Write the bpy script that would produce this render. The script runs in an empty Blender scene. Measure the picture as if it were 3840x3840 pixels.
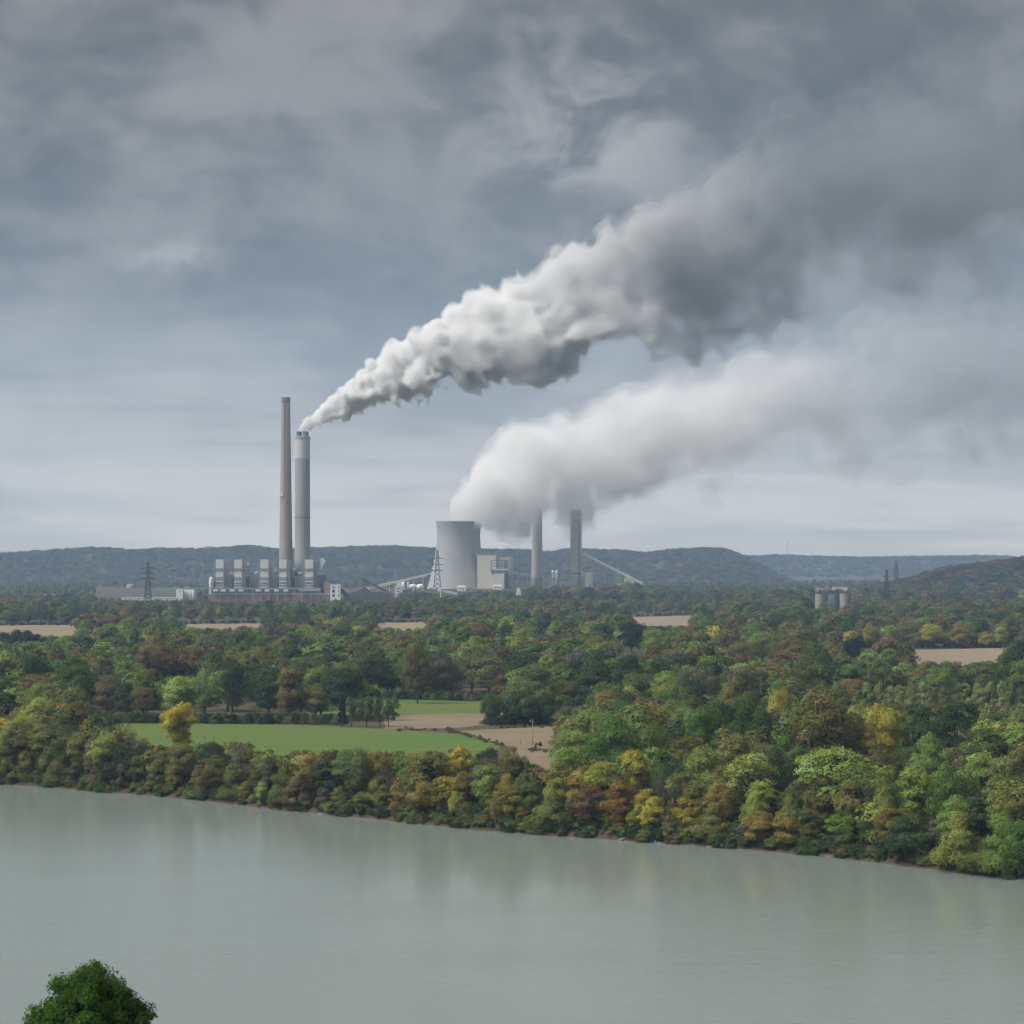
import bpy, math, random
import numpy as np
from mathutils import Vector

random.seed(7)
rng = np.random.default_rng(7)
R = math.radians
scene = bpy.context.scene
COL = scene.collection

# ------------------------------------------------------------------ camera
F, CX, HY, CAMZ = 10000.0, 1920.0, 2105.0, 73.0       # focal length in photo pixels, centre column, horizon row, eye height
cam_d = bpy.data.cameras.new("camera")
cam_d.sensor_width = 36.0
cam_d.lens = 36.0 * F / 3840.0
cam_d.shift_y = (HY - 1920.0) / 3840.0
cam_d.clip_start = 0.5
cam_d.clip_end = 40000.0
cam = bpy.data.objects.new("camera", cam_d)
cam.location = (0, 0, CAMZ)
cam.rotation_euler = (R(90), 0, 0)
COL.objects.link(cam)
scene.camera = cam

# ------------------------------------------------------------------ world: overcast sky
SUN_EL, SUN_AZ = R(50), R(-112)      # azimuth from +Y (view direction), negative = left
world = bpy.data.worlds.new("World")
scene.world = world
world.use_nodes = True
wn, wl = world.node_tree.nodes, world.node_tree.links
wn.clear()

def W(t, **kw):
    n = wn.new(t)
    for k, v in kw.items():
        setattr(n, k, v)
    return n

def wmath(op, a, b=None, clamp=False):
    n = W('ShaderNodeMath', operation=op)
    n.use_clamp = clamp
    for i, v in enumerate((a, b)):
        if v is None:
            continue
        if isinstance(v, (int, float)):
            n.inputs[i].default_value = v
        else:
            wl.new(v, n.inputs[i])
    return n.outputs[0]

def wmix(fac, a, b):
    n = W('ShaderNodeMix', data_type='RGBA')
    for i, v in ((0, fac), (6, a), (7, b)):
        if isinstance(v, (int, float)):
            n.inputs[i].default_value = v
        elif isinstance(v, tuple):
            n.inputs[i].default_value = (*v, 1)
        else:
            wl.new(v, n.inputs[i])
    return n.outputs[2]

def wrange(v, a, b, c=0.0, d=1.0):
    n = W('ShaderNodeMapRange', interpolation_type='SMOOTHSTEP')
    wl.new(v, n.inputs[0])
    for i, q in enumerate((a, b, c, d)):
        n.inputs[1 + i].default_value = q
    return n.outputs[0]

w_out = W('ShaderNodeOutputWorld')
w_bg = W('ShaderNodeBackground')
sky = W('ShaderNodeTexSky')
sky.sky_type = 'NISHITA'
sky.sun_disc = False
sky.sun_elevation = SUN_EL
sky.sun_rotation = SUN_AZ
sky.dust_density = 3.0
tc = W('ShaderNodeTexCoord')
sep = W('ShaderNodeSeparateXYZ')
wl.new(tc.outputs['Generated'], sep.inputs[0])
el = wmath('MAXIMUM', sep.outputs[2], 0.0)
# the cloud deck is flat and far: project the view direction on it, softly at the horizon
den = wmath('ADD', el, 0.22)
px_ = wmath('DIVIDE', sep.outputs[0], den)
py_ = wmath('DIVIDE', sep.outputs[1], den)
comb = W('ShaderNodeCombineXYZ')
wl.new(px_, comb.inputs[0]); wl.new(py_, comb.inputs[1])

def wnoise(scale, detail, rough, dist, off):
    m = W('ShaderNodeMapping')
    m.inputs['Location'].default_value = off
    wl.new(comb.outputs[0], m.inputs[0])
    n = W('ShaderNodeTexNoise')
    n.inputs['Scale'].default_value = scale
    n.inputs['Detail'].default_value = detail
    n.inputs['Roughness'].default_value = rough
    n.inputs['Distortion'].default_value = dist
    wl.new(m.outputs[0], n.inputs['Vector'])
    return n.outputs[0]

n_big = wnoise(1.6, 4, 0.52, 0.5, (3.1, 7.7, 0))
n_mid = wnoise(4.6, 7, 0.56, 0.8, (11.3, 2.2, 0))
n_fine = wnoise(12.0, 6, 0.55, 0.5, (5.5, 21.0, 0))
def dnoise(scale, detail, rough, dist, off, vz=1.5):
    m = W('ShaderNodeMapping')
    m.inputs['Location'].default_value = off
    m.inputs['Scale'].default_value = (1, 1, vz)
    wl.new(tc.outputs['Generated'], m.inputs[0])
    n = W('ShaderNodeTexNoise')
    n.inputs['Scale'].default_value = scale
    n.inputs['Detail'].default_value = detail
    n.inputs['Roughness'].default_value = rough
    n.inputs['Distortion'].default_value = dist
    wl.new(m.outputs[0], n.inputs['Vector'])
    return n.outputs[0]
n_puff = dnoise(9.0, 6, 0.55, 0.35, (0.3, 0.7, 0.2), 1.35)
n_puff2 = dnoise(26.0, 6, 0.58, 0.5, (1.3, 0.2, 0.9), 1.35)
mix1 = wmath('ADD', wmath('MULTIPLY', n_big, 0.22), wmath('MULTIPLY', n_mid, 0.20))
mix1 = wmath('ADD', mix1, wmath('MULTIPLY', n_puff, 0.36))
mix1 = wmath('ADD', mix1, wmath('MULTIPLY', n_puff2, 0.22))
t_cl = wrange(mix1, 0.415, 0.585)
n_band = dnoise(5.5, 5, 0.55, 0.4, (2.1, 0.4, 0.1), 10.0)

def wblob(px, py, sx, sy):
    """soft patch of the deck round one direction (given by where it stands over the plant)"""
    ux, uz = (px - CX) / F, (HY - py) / F
    rx = wmath('DIVIDE', sep.outputs[0], wmath('MAXIMUM', sep.outputs[1], 0.05))
    rz = wmath('DIVIDE', sep.outputs[2], wmath('MAXIMUM', sep.outputs[1], 0.05))
    dx = wmath('DIVIDE', wmath('SUBTRACT', rx, ux), sx / F)
    dz = wmath('DIVIDE', wmath('SUBTRACT', rz, uz), sy / F)
    q = wmath('ADD', wmath('MULTIPLY', dx, dx), wmath('MULTIPLY', dz, dz))
    return wmath('EXPONENT', wmath('MULTIPLY', q, -1.0))

dark = (0.066, 0.061, 0.054)
lite = (0.222, 0.207, 0.184)
deck = wmix(t_cl, dark, lite)
hor = wrange(el, -0.02, 0.13, 1.0, 0.0)
deck = wmix(wmath('MULTIPLY', hor, 0.72), deck, (0.66, 0.63, 0.56))
low = wmath('MULTIPLY', wrange(el, 0.005, 0.11, 1.0, 0.0), wrange(n_band, 0.40, 0.62))
deck = wmix(wmath('MULTIPLY', low, 0.55), deck, (0.78, 0.72, 0.62))
# heavier cloud up to the right, thin warm breaks
gl = W('ShaderNodeMath', operation='MULTIPLY')
heavy = wmath('ADD', wblob(3250, 420, 1150, 560), wmath('MULTIPLY', wblob(1500, 640, 620, 300), 0.25))
heavy = wmath('MULTIPLY', heavy, wrange(wmath('ADD', wmath('MULTIPLY', n_puff, .5), wmath('MULTIPLY', n_puff2, .5)), 0.40, 0.60, 1.0, 0.4), clamp=True)
deck = wmix(wmath('MULTIPLY', heavy, 0.85), deck, (0.046, 0.044, 0.041))
brk = wmath('ADD', wblob(2180, 480, 330, 300), wmath('MULTIPLY', wblob(660, 965, 170, 60), 1.0))
brk = wmath('ADD', brk, wmath('MULTIPLY', wblob(3720, 1620, 260, 90), 1.1))
brk = wmath('ADD', brk, wmath('MULTIPLY', wblob(300, 1690, 420, 45), 0.6))
brk = wmath('MULTIPLY', brk, wrange(wmath('ADD', wmath('MULTIPLY', n_puff, .35), wmath('MULTIPLY', n_puff2, .65)), 0.44, 0.62), clamp=True)
deck = wmix(wmath('MULTIPLY', brk, 0.55), deck, (0.52, 0.49, 0.45))
sky_s = wmix(1.0, (0, 0, 0), sky.outputs[0])
sc_ = W('ShaderNodeVectorMath', operation='SCALE')
wl.new(sky.outputs[0], sc_.inputs[0]); sc_.inputs[3].default_value = 0.07
full = wmix(0.97, sc_.outputs[0], deck)
# overcast skies grow brighter towards the zenith (standard overcast luminance)
zen = wmath('ADD', wmath('MULTIPLY', wmath('MAXIMUM', wmath('SUBTRACT', el, 0.19), 0.0), 2.9), 1.0)
sc2 = W('ShaderNodeVectorMath', operation='SCALE')
wl.new(full, sc2.inputs[0]); wl.new(zen, sc2.inputs[3])
wl.new(sc2.outputs[0], w_bg.inputs[0])
w_bg.inputs[1].default_value = 0.41
wl.new(w_bg.outputs[0], w_out.inputs[0])

# ------------------------------------------------------------------ sun behind thin cloud
sun_d = bpy.data.lights.new("sun", 'SUN')
sun_d.energy = 1.5
sun_d.angle = R(38)
sun_d.color = (1.0, 0.965, 0.92)
sun = bpy.data.objects.new("sun", sun_d)
sdir = Vector((math.sin(SUN_AZ) * math.cos(SUN_EL), math.cos(SUN_AZ) * math.cos(SUN_EL), math.sin(SUN_EL)))
sun.rotation_euler = sdir.to_track_quat('Z', 'Y').to_euler()
sun.location = sdir * 3000
COL.objects.link(sun)

# ------------------------------------------------------------------ exposure and sampling
vs = scene.view_settings
vs.view_transform = 'Standard'
vs.look = 'None'
vs.exposure = 1.72
vs.gamma = 1.0
vs.use_curve_mapping = False
cy = scene.cycles
cy.max_bounces = 8
cy.diffuse_bounces = 1
cy.glossy_bounces = 2
cy.transmission_bounces = 2
cy.transparent_max_bounces = 8
cy.volume_bounces = 6
cy.use_adaptive_sampling = True
cy.adaptive_threshold = 0.05
cy.adaptive_min_samples = 16
cy.use_denoising = True
cy.sample_clamp_indirect = 4.0
cy.caustics_reflective = False
cy.caustics_refractive = False

# ------------------------------------------------------------------ helpers
def P(x, y, D):
    """photo pixel at a real distance -> world point"""
    return Vector(((x - CX) / F * D, D, CAMZ - (y - HY) / F * D))

def tag(o, label=None, cat=None, group=None, kind=None):
    if label: o["label"] = label
    if cat: o["category"] = cat
    if group: o["group"] = group
    if kind: o["kind"] = kind
    return o

def empty(name, loc, rz=0.0):
    o = bpy.data.objects.new(name, None)
    o.empty_display_size = 1.0
    o.location = loc
    o.rotation_euler = (0, 0, rz)
    COL.objects.link(o)
    return o

def mesh_np(name, V, Q, mats, smooth=False, normals=None):
    """fast mesh from arrays; Q is (n,4) or (n,3)"""
    me = bpy.data.meshes.new(name)
    V = np.asarray(V, np.float32); Q = np.asarray(Q, np.int32)
    k = Q.shape[1]
    me.vertices.add(len(V)); me.vertices.foreach_set('co', V.ravel())
    me.loops.add(Q.size); me.loops.foreach_set('vertex_index', Q.ravel())
    me.polygons.add(len(Q))
    me.polygons.foreach_set('loop_start', np.arange(0, Q.size, k, dtype=np.int32))
    me.update(calc_edges=True)
    me.validate()
    if smooth:
        me.polygons.foreach_set('use_smooth', np.ones(len(me.polygons), bool))
    for m in (mats if isinstance(mats, (list, tuple)) else [mats]):
        me.materials.append(m)
    if normals is not None:
        me.normals_split_custom_set_from_vertices(np.asarray(normals, np.float32).tolist())
    return me

class MB:
    """collects solid pieces, then links them as one mesh object"""
    def __init__(s):
        s.v, s.f = [], []
    def add(s, v, f):
        n = len(s.v)
        s.v += [tuple(p) for p in v]
        s.f += [tuple(i + n for i in q) for q in f]
        return s
    def box(s, x0, x1, y0, y1, z0, z1):
        v = [(x, y, z) for z in (z0, z1) for y in (y0, y1) for x in (x0, x1)]
        return s.add(v, [(0, 2, 3, 1), (4, 5, 7, 6), (0, 1, 5, 4), (2, 6, 7, 3), (0, 4, 6, 2), (1, 3, 7, 5)])
    def beam(s, a, b, w, h=None):
        a, b = Vector(a), Vector(b)
        h = h or w
        t = (b - a).normalized()
        up = Vector((0, 0, 1)) if abs(t.z) < 0.95 else Vector((0, 1, 0))
        x = t.cross(up).normalized() * w / 2
        y = x.normalized().cross(t) * h / 2
        v = [a - x - y, a + x - y, a + x + y, a - x + y, b - x - y, b + x - y, b + x + y, b - x + y]
        return s.add(v, [(3, 2, 1, 0), (4, 5, 6, 7), (0, 1, 5, 4), (1, 2, 6, 5), (2, 3, 7, 6), (3, 0, 4, 7)])
    def lathe(s, prof, c=(0, 0, 0), n=32, cap0=True, cap1=True):
        v, f = [], []
        for r, z in prof:
            for k in range(n):
                a = 2 * math.pi * k / n
                v.append((c[0] + r * math.cos(a), c[1] + r * math.sin(a), c[2] + z))
        for j in range(len(prof) - 1):
            for k in range(n):
                k2 = (k + 1) % n
                f.append((j * n + k, j * n + k2, (j + 1) * n + k2, (j + 1) * n + k))
        if cap0: f.append(tuple(reversed(range(n))))
        if cap1: f.append(tuple((len(prof) - 1) * n + k for k in range(n)))
        return s.add(v, f)
    def tube(s, pts, rads, n=5):
        pts = [Vector(p) for p in pts]
        v, f = [], []
        for i, p in enumerate(pts):
            t = (pts[min(i + 1, len(pts) - 1)] - pts[max(i - 1, 0)]).normalized()
            up = Vector((0.13, 1, 0.07)) if abs(t.y) < 0.9 else Vector((1, 0, 0))
            x = t.cross(up).normalized(); y = x.cross(t)
            for k in range(n):
                a = 2 * math.pi * k / n
                v.append(p + (x * math.cos(a) + y * math.sin(a)) * rads[i])
        for i in range(len(pts) - 1):
            for k in range(n):
                k2 = (k + 1) % n
                f.append((i * n + k, (i + 1) * n + k, (i + 1) * n + k2, i * n + k2))
        f.append(tuple(range(n)))
        f.append(tuple(reversed([(len(pts) - 1) * n + k for k in range(n)])))
        return s.add(v, f)
    def mesh(s, name, mat, smooth=False):
        me = bpy.data.meshes.new(name)
        me.from_pydata(s.v, [], s.f)
        me.materials.append(mat)
        if smooth:
            me.polygons.foreach_set('use_smooth', np.ones(len(me.polygons), bool))
        me.update()
        return me
    def build(s, name, mat, parent=None, smooth=False):
        o = bpy.data.objects.new(name, s.mesh(name, mat, smooth))
        COL.objects.link(o)
        if parent is not None:
            o.parent = parent
        return o

# ------------------------------------------------------------------ materials
def nodes_of(name):
    m = bpy.data.materials.new(name)
    m.use_nodes = True
    nt = m.node_tree
    nt.nodes.clear()
    return m, nt.nodes, nt.links

def surface(name, col, rough=0.8, var=0.25, scale=0.08, col2=None, bump=0.0, bscale=1.0, stretch=(1, 1, 1), metal=0.0, streak=0.0):
    m, N, L = nodes_of(name)
    out = N.new('ShaderNodeOutputMaterial'); b = N.new('ShaderNodeBsdfPrincipled')
    b.inputs['Roughness'].default_value = rough
    b.inputs['Metallic'].default_value = metal
    if 'Specular IOR Level' in b.inputs: b.inputs['Specular IOR Level'].default_value = 0.25
    t = N.new('ShaderNodeTexCoord'); mp = N.new('ShaderNodeMapping'); mp.inputs['Scale'].default_value = stretch
    L.new(t.outputs['Object'], mp.inputs[0])
    n1 = N.new('ShaderNodeTexNoise'); n1.inputs['Scale'].default_value = scale; n1.inputs['Detail'].default_value = 8; n1.inputs['Roughness'].default_value = 0.62
    L.new(mp.outputs[0], n1.inputs['Vector'])
    mr = N.new('ShaderNodeMapRange'); mr.inputs[1].default_value = 0.3; mr.inputs[2].default_value = 0.7
    L.new(n1.outputs[0], mr.inputs[0])
    mx = N.new('ShaderNodeMix'); mx.data_type = 'RGBA'
    c2 = col2 or tuple(c * (1 - var) for c in col)
    mx.inputs[6].default_value = (*col, 1); mx.inputs[7].default_value = (*c2, 1)
    L.new(mr.outputs[0], mx.inputs[0])
    res = mx.outputs[2]
    if streak:
        mp2 = N.new('ShaderNodeMapping'); mp2.inputs['Scale'].default_value = (0.35, 0.35, 0.012)
        L.new(t.outputs['Object'], mp2.inputs[0])
        n2 = N.new('ShaderNodeTexNoise'); n2.inputs['Scale'].default_value = 1.0; n2.inputs['Detail'].default_value = 5
        L.new(mp2.outputs[0], n2.inputs['Vector'])
        r2 = N.new('ShaderNodeMapRange'); r2.inputs[1].default_value = 0.42; r2.inputs[2].default_value = 0.72; r2.inputs[3].default_value = 0; r2.inputs[4].default_value = streak
        L.new(n2.outputs[0], r2.inputs[0])
        m2 = N.new('ShaderNodeMix'); m2.data_type = 'RGBA'
        m2.inputs[7].default_value = (*(c * 0.45 for c in col), 1)
        L.new(r2.outputs[0], m2.inputs[0]); L.new(res, m2.inputs[6])
        res = m2.outputs[2]
    L.new(res, b.inputs['Base Color'])
    if bump:
        nb = N.new('ShaderNodeTexNoise'); nb.inputs['Scale'].default_value = bscale; nb.inputs['Detail'].default_value = 6
        L.new(mp.outputs[0], nb.inputs['Vector'])
        bp = N.new('ShaderNodeBump'); bp.inputs['Strength'].default_value = bump; bp.inputs['Distance'].default_value = 0.5
        L.new(nb.outputs[0], bp.inputs['Height']); L.new(bp.outputs[0], b.inputs['Normal'])
    L.new(b.outputs[0], out.inputs[0])
    return m

def foliage_mat(name, instanced):
    m, N, L = nodes_of(name)
    out = N.new('ShaderNodeOutputMaterial')
    if instanced:
        a = N.new('ShaderNodeAttribute'); a.attribute_type = 'INSTANCER'; a.attribute_name = 'tint'
        base = a.outputs['Color']
    else:
        a = N.new('ShaderNodeObjectInfo'); base = a.outputs['Color']
    v = N.new('ShaderNodeAttribute'); v.attribute_name = 'leaf'      # per-leaf and per-bough variation
    hs = N.new('ShaderNodeHueSaturation')
    L.new(base, hs.inputs['Color'])
    sv = N.new('ShaderNodeSeparateColor'); L.new(v.outputs['Color'], sv.inputs[0])
    L.new(sv.outputs[0], hs.inputs['Hue']); L.new(sv.outputs[1], hs.inputs['Saturation'])
    mv = N.new('ShaderNodeMath'); mv.operation = 'MULTIPLY'; mv.inputs[1].default_value = 2.0
    L.new(sv.outputs[2], mv.inputs[0]); L.new(mv.outputs[0], hs.inputs['Value'])
    d = N.new('ShaderNodeBsdfDiffuse'); tr = N.new('ShaderNodeBsdfTranslucent')
    L.new(hs.outputs[0], d.inputs[0]); L.new(hs.outputs[0], tr.inputs[0])
    mx = N.new('ShaderNodeMixShader'); mx.inputs[0].default_value = 0.34
    L.new(d.outputs[0], mx.inputs[1]); L.new(tr.outputs[0], mx.inputs[2])
    L.new(mx.outputs[0], out.inputs[0])
    return m

M = {}
M['leaf'] = foliage_mat('foliage', False)
M['leaf_i'] = foliage_mat('foliage_woods', True)
M['bark'] = surface('bark', (0.10, 0.085, 0.07), 0.9, 0.4, 1.5)
M['bark_pale'] = surface('bark_pale', (0.34, 0.32, 0.28), 0.9, 0.5, 0.9)
M['concrete'] = surface('weathered_concrete', (0.35, 0.30, 0.25), 0.9, 0.16, 0.05, streak=0.35, stretch=(1, 1, 0.6))
M['concrete_grey'] = surface('grey_concrete', (0.33, 0.345, 0.345), 0.9, 0.16, 0.05, streak=0.3, stretch=(1, 1, 0.8))
M['concrete_pale'] = surface('pale_concrete', (0.50, 0.49, 0.49), 0.9, 0.08, 0.05)
M['tower'] = surface('cooling_tower_concrete', (0.36, 0.365, 0.36), 0.9, 0.12, 0.03, streak=0.25)
M['stack_tan'] = surface('tan_concrete', (0.58, 0.55, 0.49), 0.9, 0.12, 0.05, streak=0.25)
M['steel_dark'] = surface('dark_steel', (0.06, 0.065, 0.07), 0.7, 0.3, 0.3)
M['steel'] = surface('galvanised_steel', (0.30, 0.34, 0.37), 0.6, 0.2, 0.3)
M['steel_mid'] = surface('grey_steel', (0.16, 0.18, 0.20), 0.7, 0.3, 0.3)
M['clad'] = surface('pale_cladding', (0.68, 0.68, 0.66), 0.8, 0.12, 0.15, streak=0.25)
M['clad_side'] = surface('grey_and_shade_cladding', (0.44, 0.44, 0.43), 0.8, 0.15, 0.15, streak=0.3)  # grey parts; on the boiler houses also the side shade, as colour
M['white'] = surface('white_paint', (0.78, 0.78, 0.76), 0.7, 0.10, 0.2)
M['cream'] = surface('cream_cladding', (0.66, 0.62, 0.53), 0.8, 0.08, 0.1)
M['brick'] = surface('red_brick', (0.30, 0.19, 0.165), 0.9, 0.2, 0.1)
M['window'] = surface('dark_glazing', (0.035, 0.045, 0.06), 0.3, 0.3, 0.5)
M['coal'] = surface('coal', (0.022, 0.022, 0.024), 0.85, 0.3, 0.2, bump=0.6, bscale=0.5)
M['silo'] = surface('silo_staves', (0.34, 0.31, 0.30), 0.9, 0.2, 0.3, streak=0.8)
M['silo_grey'] = surface('dark_silo_staves', (0.17, 0.18, 0.19), 0.9, 0.2, 0.3, streak=0.8)
M['roof_pale'] = surface('pale_metal_roof', (0.50, 0.56, 0.58), 0.5, 0.1, 0.3)
M['rust'] = surface('rusty_brown_steel', (0.13, 0.095, 0.08), 0.8, 0.3, 0.3)
M['wood_pole'] = surface('weathered_wood', (0.30, 0.27, 0.24), 0.9, 0.3, 1.0)
M['drift'] = surface('bleached_wood', (0.26, 0.24, 0.21), 0.9, 0.3, 0.8)
M['tyre'] = surface('rubber', (0.02, 0.02, 0.02), 0.8, 0.3, 2.0)
M['shirt'] = surface('dark_red_cloth', (0.16, 0.035, 0.04), 0.9, 0.2, 3.0)
M['trousers'] = surface('dark_cloth', (0.03, 0.035, 0.05), 0.9, 0.2, 3.0)
M['skin'] = surface('skin', (0.35, 0.2, 0.14), 0.7, 0.1, 3.0)
M['hair'] = surface('hair', (0.03, 0.02, 0.015), 0.8, 0.2, 6.0)
M['blue'] = surface('blue_plastic', (0.03, 0.22, 0.65), 0.4, 0.1, 1.0)
M['soil'] = surface('bank_soil', (0.085, 0.070, 0.048), 0.95, 0.45, 0.3, bump=0.4)
M['ground'] = surface('woodland_floor', (0.055, 0.060, 0.030), 0.95, 0.4, 0.02, col2=(0.075, 0.060, 0.035))
M['green_field'] = surface('green_crop', (0.046, 0.125, 0.016), 0.95, 0.25, 0.06, col2=(0.112, 0.130, 0.032), bump=0.2, bscale=1.5, stretch=(0.16, 1.0, 1))
M['tan_field'] = surface('stubble', (0.215, 0.165, 0.110), 0.95, 0.25, 0.06, col2=(0.150, 0.122, 0.076), bump=0.3, bscale=1.0, stretch=(0.3, 1.0, 1))
M['pale_field'] = surface('pale_stubble', (0.25, 0.195, 0.138), 0.95, 0.2, 0.012, col2=(0.19, 0.15, 0.10), stretch=(1, 0.2, 1))
M['hill'] = surface('hill_floor', (0.050, 0.052, 0.032), 0.95, 0.4, 0.006, col2=(0.075, 0.055, 0.035))

def water_mat():
    m, N, L = nodes_of('river_water')
    out = N.new('ShaderNodeOutputMaterial'); b = N.new('ShaderNodeBsdfPrincipled')
    b.inputs['IOR'].default_value = 1.33
    b.inputs['Roughness'].default_value = 0.15
    b.inputs['Base Color'].default_value = (0.190, 0.226, 0.206, 1)
    t = N.new('ShaderNodeTexCoord')
    h = None
    for sc, st, w, det in ((0.9, (0.32, 1.0, 1), 1.0, 4), (0.16, (0.5, 1.0, 1), 1.2, 3)):
        mp = N.new('ShaderNodeMapping'); mp.inputs['Scale'].default_value = st; mp.inputs['Rotation'].default_value = (0, 0, 0.3)
        L.new(t.outputs['Object'], mp.inputs[0])
        n = N.new('ShaderNodeTexNoise'); n.inputs['Scale'].default_value = sc; n.inputs['Detail'].default_value = det
        L.new(mp.outputs[0], n.inputs['Vector'])
        k = N.new('ShaderNodeMath'); k.operation = 'MULTIPLY'; k.inputs[1].default_value = w
        L.new(n.outputs[0], k.inputs[0])
        if h is None: h = k.outputs[0]
        else:
            a = N.new('ShaderNodeMath'); a.operation = 'ADD'; L.new(h, a.inputs[0]); L.new(k.outputs[0], a.inputs[1]); h = a.outputs[0]
    # calmer and rougher lanes of wind
    n = N.new('ShaderNodeTexNoise'); n.inputs['Scale'].default_value = 0.012; n.inputs['Detail'].default_value = 3
    mp = N.new('ShaderNodeMapping'); mp.inputs['Scale'].default_value = (0.5, 1.6, 1); L.new(t.outputs['Object'], mp.inputs[0]); L.new(mp.outputs[0], n.inputs['Vector'])
    r = N.new('ShaderNodeMapRange'); r.inputs[1].default_value = 0.35; r.inputs[2].default_value = 0.65; r.inputs[3].default_value = 0.15; r.inputs[4].default_value = 0.9
    L.new(n.outputs[0], r.inputs[0])
    bp = N.new('ShaderNodeBump'); bp.inputs['Distance'].default_value = 0.085
    L.new(r.outputs[0], bp.inputs['Strength']); L.new(h, bp.inputs['Height']); L.new(bp.outputs[0], b.inputs['Normal'])
    L.new(b.outputs[0], out.inputs[0])
    return m
M['water'] = water_mat()

def vapour(name, density, col=(0.993, 0.993, 0.993), aniso=0.0):
    m, N, L = nodes_of(name)
    out = N.new('ShaderNodeOutputMaterial'); v = N.new('ShaderNodeVolumePrincipled')
    v.inputs['Color'].default_value = (*col, 1)
    v.inputs['Density'].default_value = density
    v.inputs['Anisotropy'].default_value = aniso
    L.new(v.outputs[0], out.inputs['Volume'])
    m.cycles.volume_sampling = 'DISTANCE'
    return m

# ================================================================== the setting
ZF = 5.0                                                   # flood-plain level above the river
BK = [(-900, 1560), (-400, 1080), (-260, 950), (-168, 874), (-109.5, 830), (-49, 764), (5.7, 712), (44, 689), (86, 652), (117, 611), (205, 535), (400, 390), (900, 100)]
BX, BY = [p[0] for p in BK], [p[1] for p in BK]
def far_bank(X):
    X = np.asarray(X, float)
    return np.interp(X, BX, BY) + 1.3 * np.sin(X * 0.113) + 0.8 * np.sin(X * 0.31 + 1) + 0.6 * np.sin(X * 0.83 + np.sin(X * 0.2) * 2) + 0.3 * np.sin(X * 1.9)
def near_bank(X):
    return 332.0 - 0.45 * np.clip(np.asarray(X, float), -900, 500)
def gz(X, Y):
    X, Y = np.asarray(X, float), np.asarray(Y, float)
    d = Y - far_bank(X)
    z = np.where(d > 0, ZF * (1 - np.exp(-np.maximum(d, 0) / 7.0)), np.maximum(-3.0, d * 0.25))
    dn = near_bank(X) - Y
    dnp = np.clip(dn, 0, 345)
    zn = 3 * (1 - np.exp(-dnp / 5)) + 0.15 * dnp + 0.00014 * dnp ** 2
    z = np.where(dn > 0, zn, z)
    z = np.where((dn <= 0) & (dn > -12) & (d < 0), np.maximum(z, dn * 0.25), z)
    return z

def grid_axis(segs):
    a = []
    for s0, s1, st in segs:
        a += list(np.arange(s0, s1, st))
    return np.array(a + [segs[-1][1]], float)
gx = grid_axis([(-9000, -1500, 750), (-1500, -300, 60), (-300, 260, 4), (260, 1500, 62), (1500, 9000, 750)])
gy = grid_axis([(-1500, 0, 150), (0, 300, 12), (300, 560, 8), (560, 900, 4), (900, 1600, 25), (1600, 14000, 400)])
GX, GY = np.meshgrid(gx, gy)
GZ = gz(GX, GY)
nx_, ny_ = len(gx), len(gy)
idx = np.arange(nx_ * ny_).reshape(ny_, nx_)
Q = np.stack([idx[:-1, :-1], idx[:-1, 1:], idx[1:, 1:], idx[1:, :-1]], -1).reshape(-1, 4)
me = mesh_np('ground', np.stack([GX, GY, GZ], -1).reshape(-1, 3), Q, [M['ground'], M['soil']], smooth=True)
cyx = GY[:-1, :-1] - far_bank(GX[:-1, :-1])
me.polygons.foreach_set('material_index', ((cyx > -12) & (cyx < 5)).astype(np.int32).ravel())
ground = bpy.data.objects.new('ground', me); COL.objects.link(ground)
tag(ground, 'flat wooded flood plain and river banks', kind='structure')

wx = np.linspace(-900, 880, 40)
wv = [(x, float(near_bank(x)) - 4, 0.0) for x in wx] + [(x, max(float(far_bank(x)) + 1.5, float(near_bank(x)) + 2), 0.0) for x in wx]
wf = [(i, i + 1, 41 + i, 40 + i) for i in range(39)]
me = bpy.data.meshes.new('river'); me.from_pydata(wv, [], wf); me.materials.append(M['water'])
river = bpy.data.objects.new('river', me); COL.objects.link(river)
tag(river, 'wide grey-green rippled river across the foreground', kind='structure')

def field(name, px, mat, label, dz):
    """a field drawn by its corners; a flat sheet at ground level with a furrowed edge"""
    pts = []
    for x, y in px:
        D = (CAMZ - ZF) * F / (y - HY)
        pts.append(((x - CX) / F * D, D))
    out = []
    for i in range(len(pts)):
        a, b = pts[i], pts[(i + 1) % len(pts)]
        for k in range(8):
            t = k / 8
            j = 1.2 if k else 0
            out.append((a[0] + (b[0] - a[0]) * t + random.uniform(-j, j), a[1] + (b[1] - a[1]) * t + random.uniform(-j, j), ZF + dz))
    me = bpy.data.meshes.new(name); me.from_pydata(out, [], [tuple(range(len(out)))]); me.materials.append(mat)
    if me.polygons[0].normal.z < 0: me.flip_normals()
    o = bpy.data.objects.new(name, me); COL.objects.link(o)
    tag(o, label, kind='structure')
    return o

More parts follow.
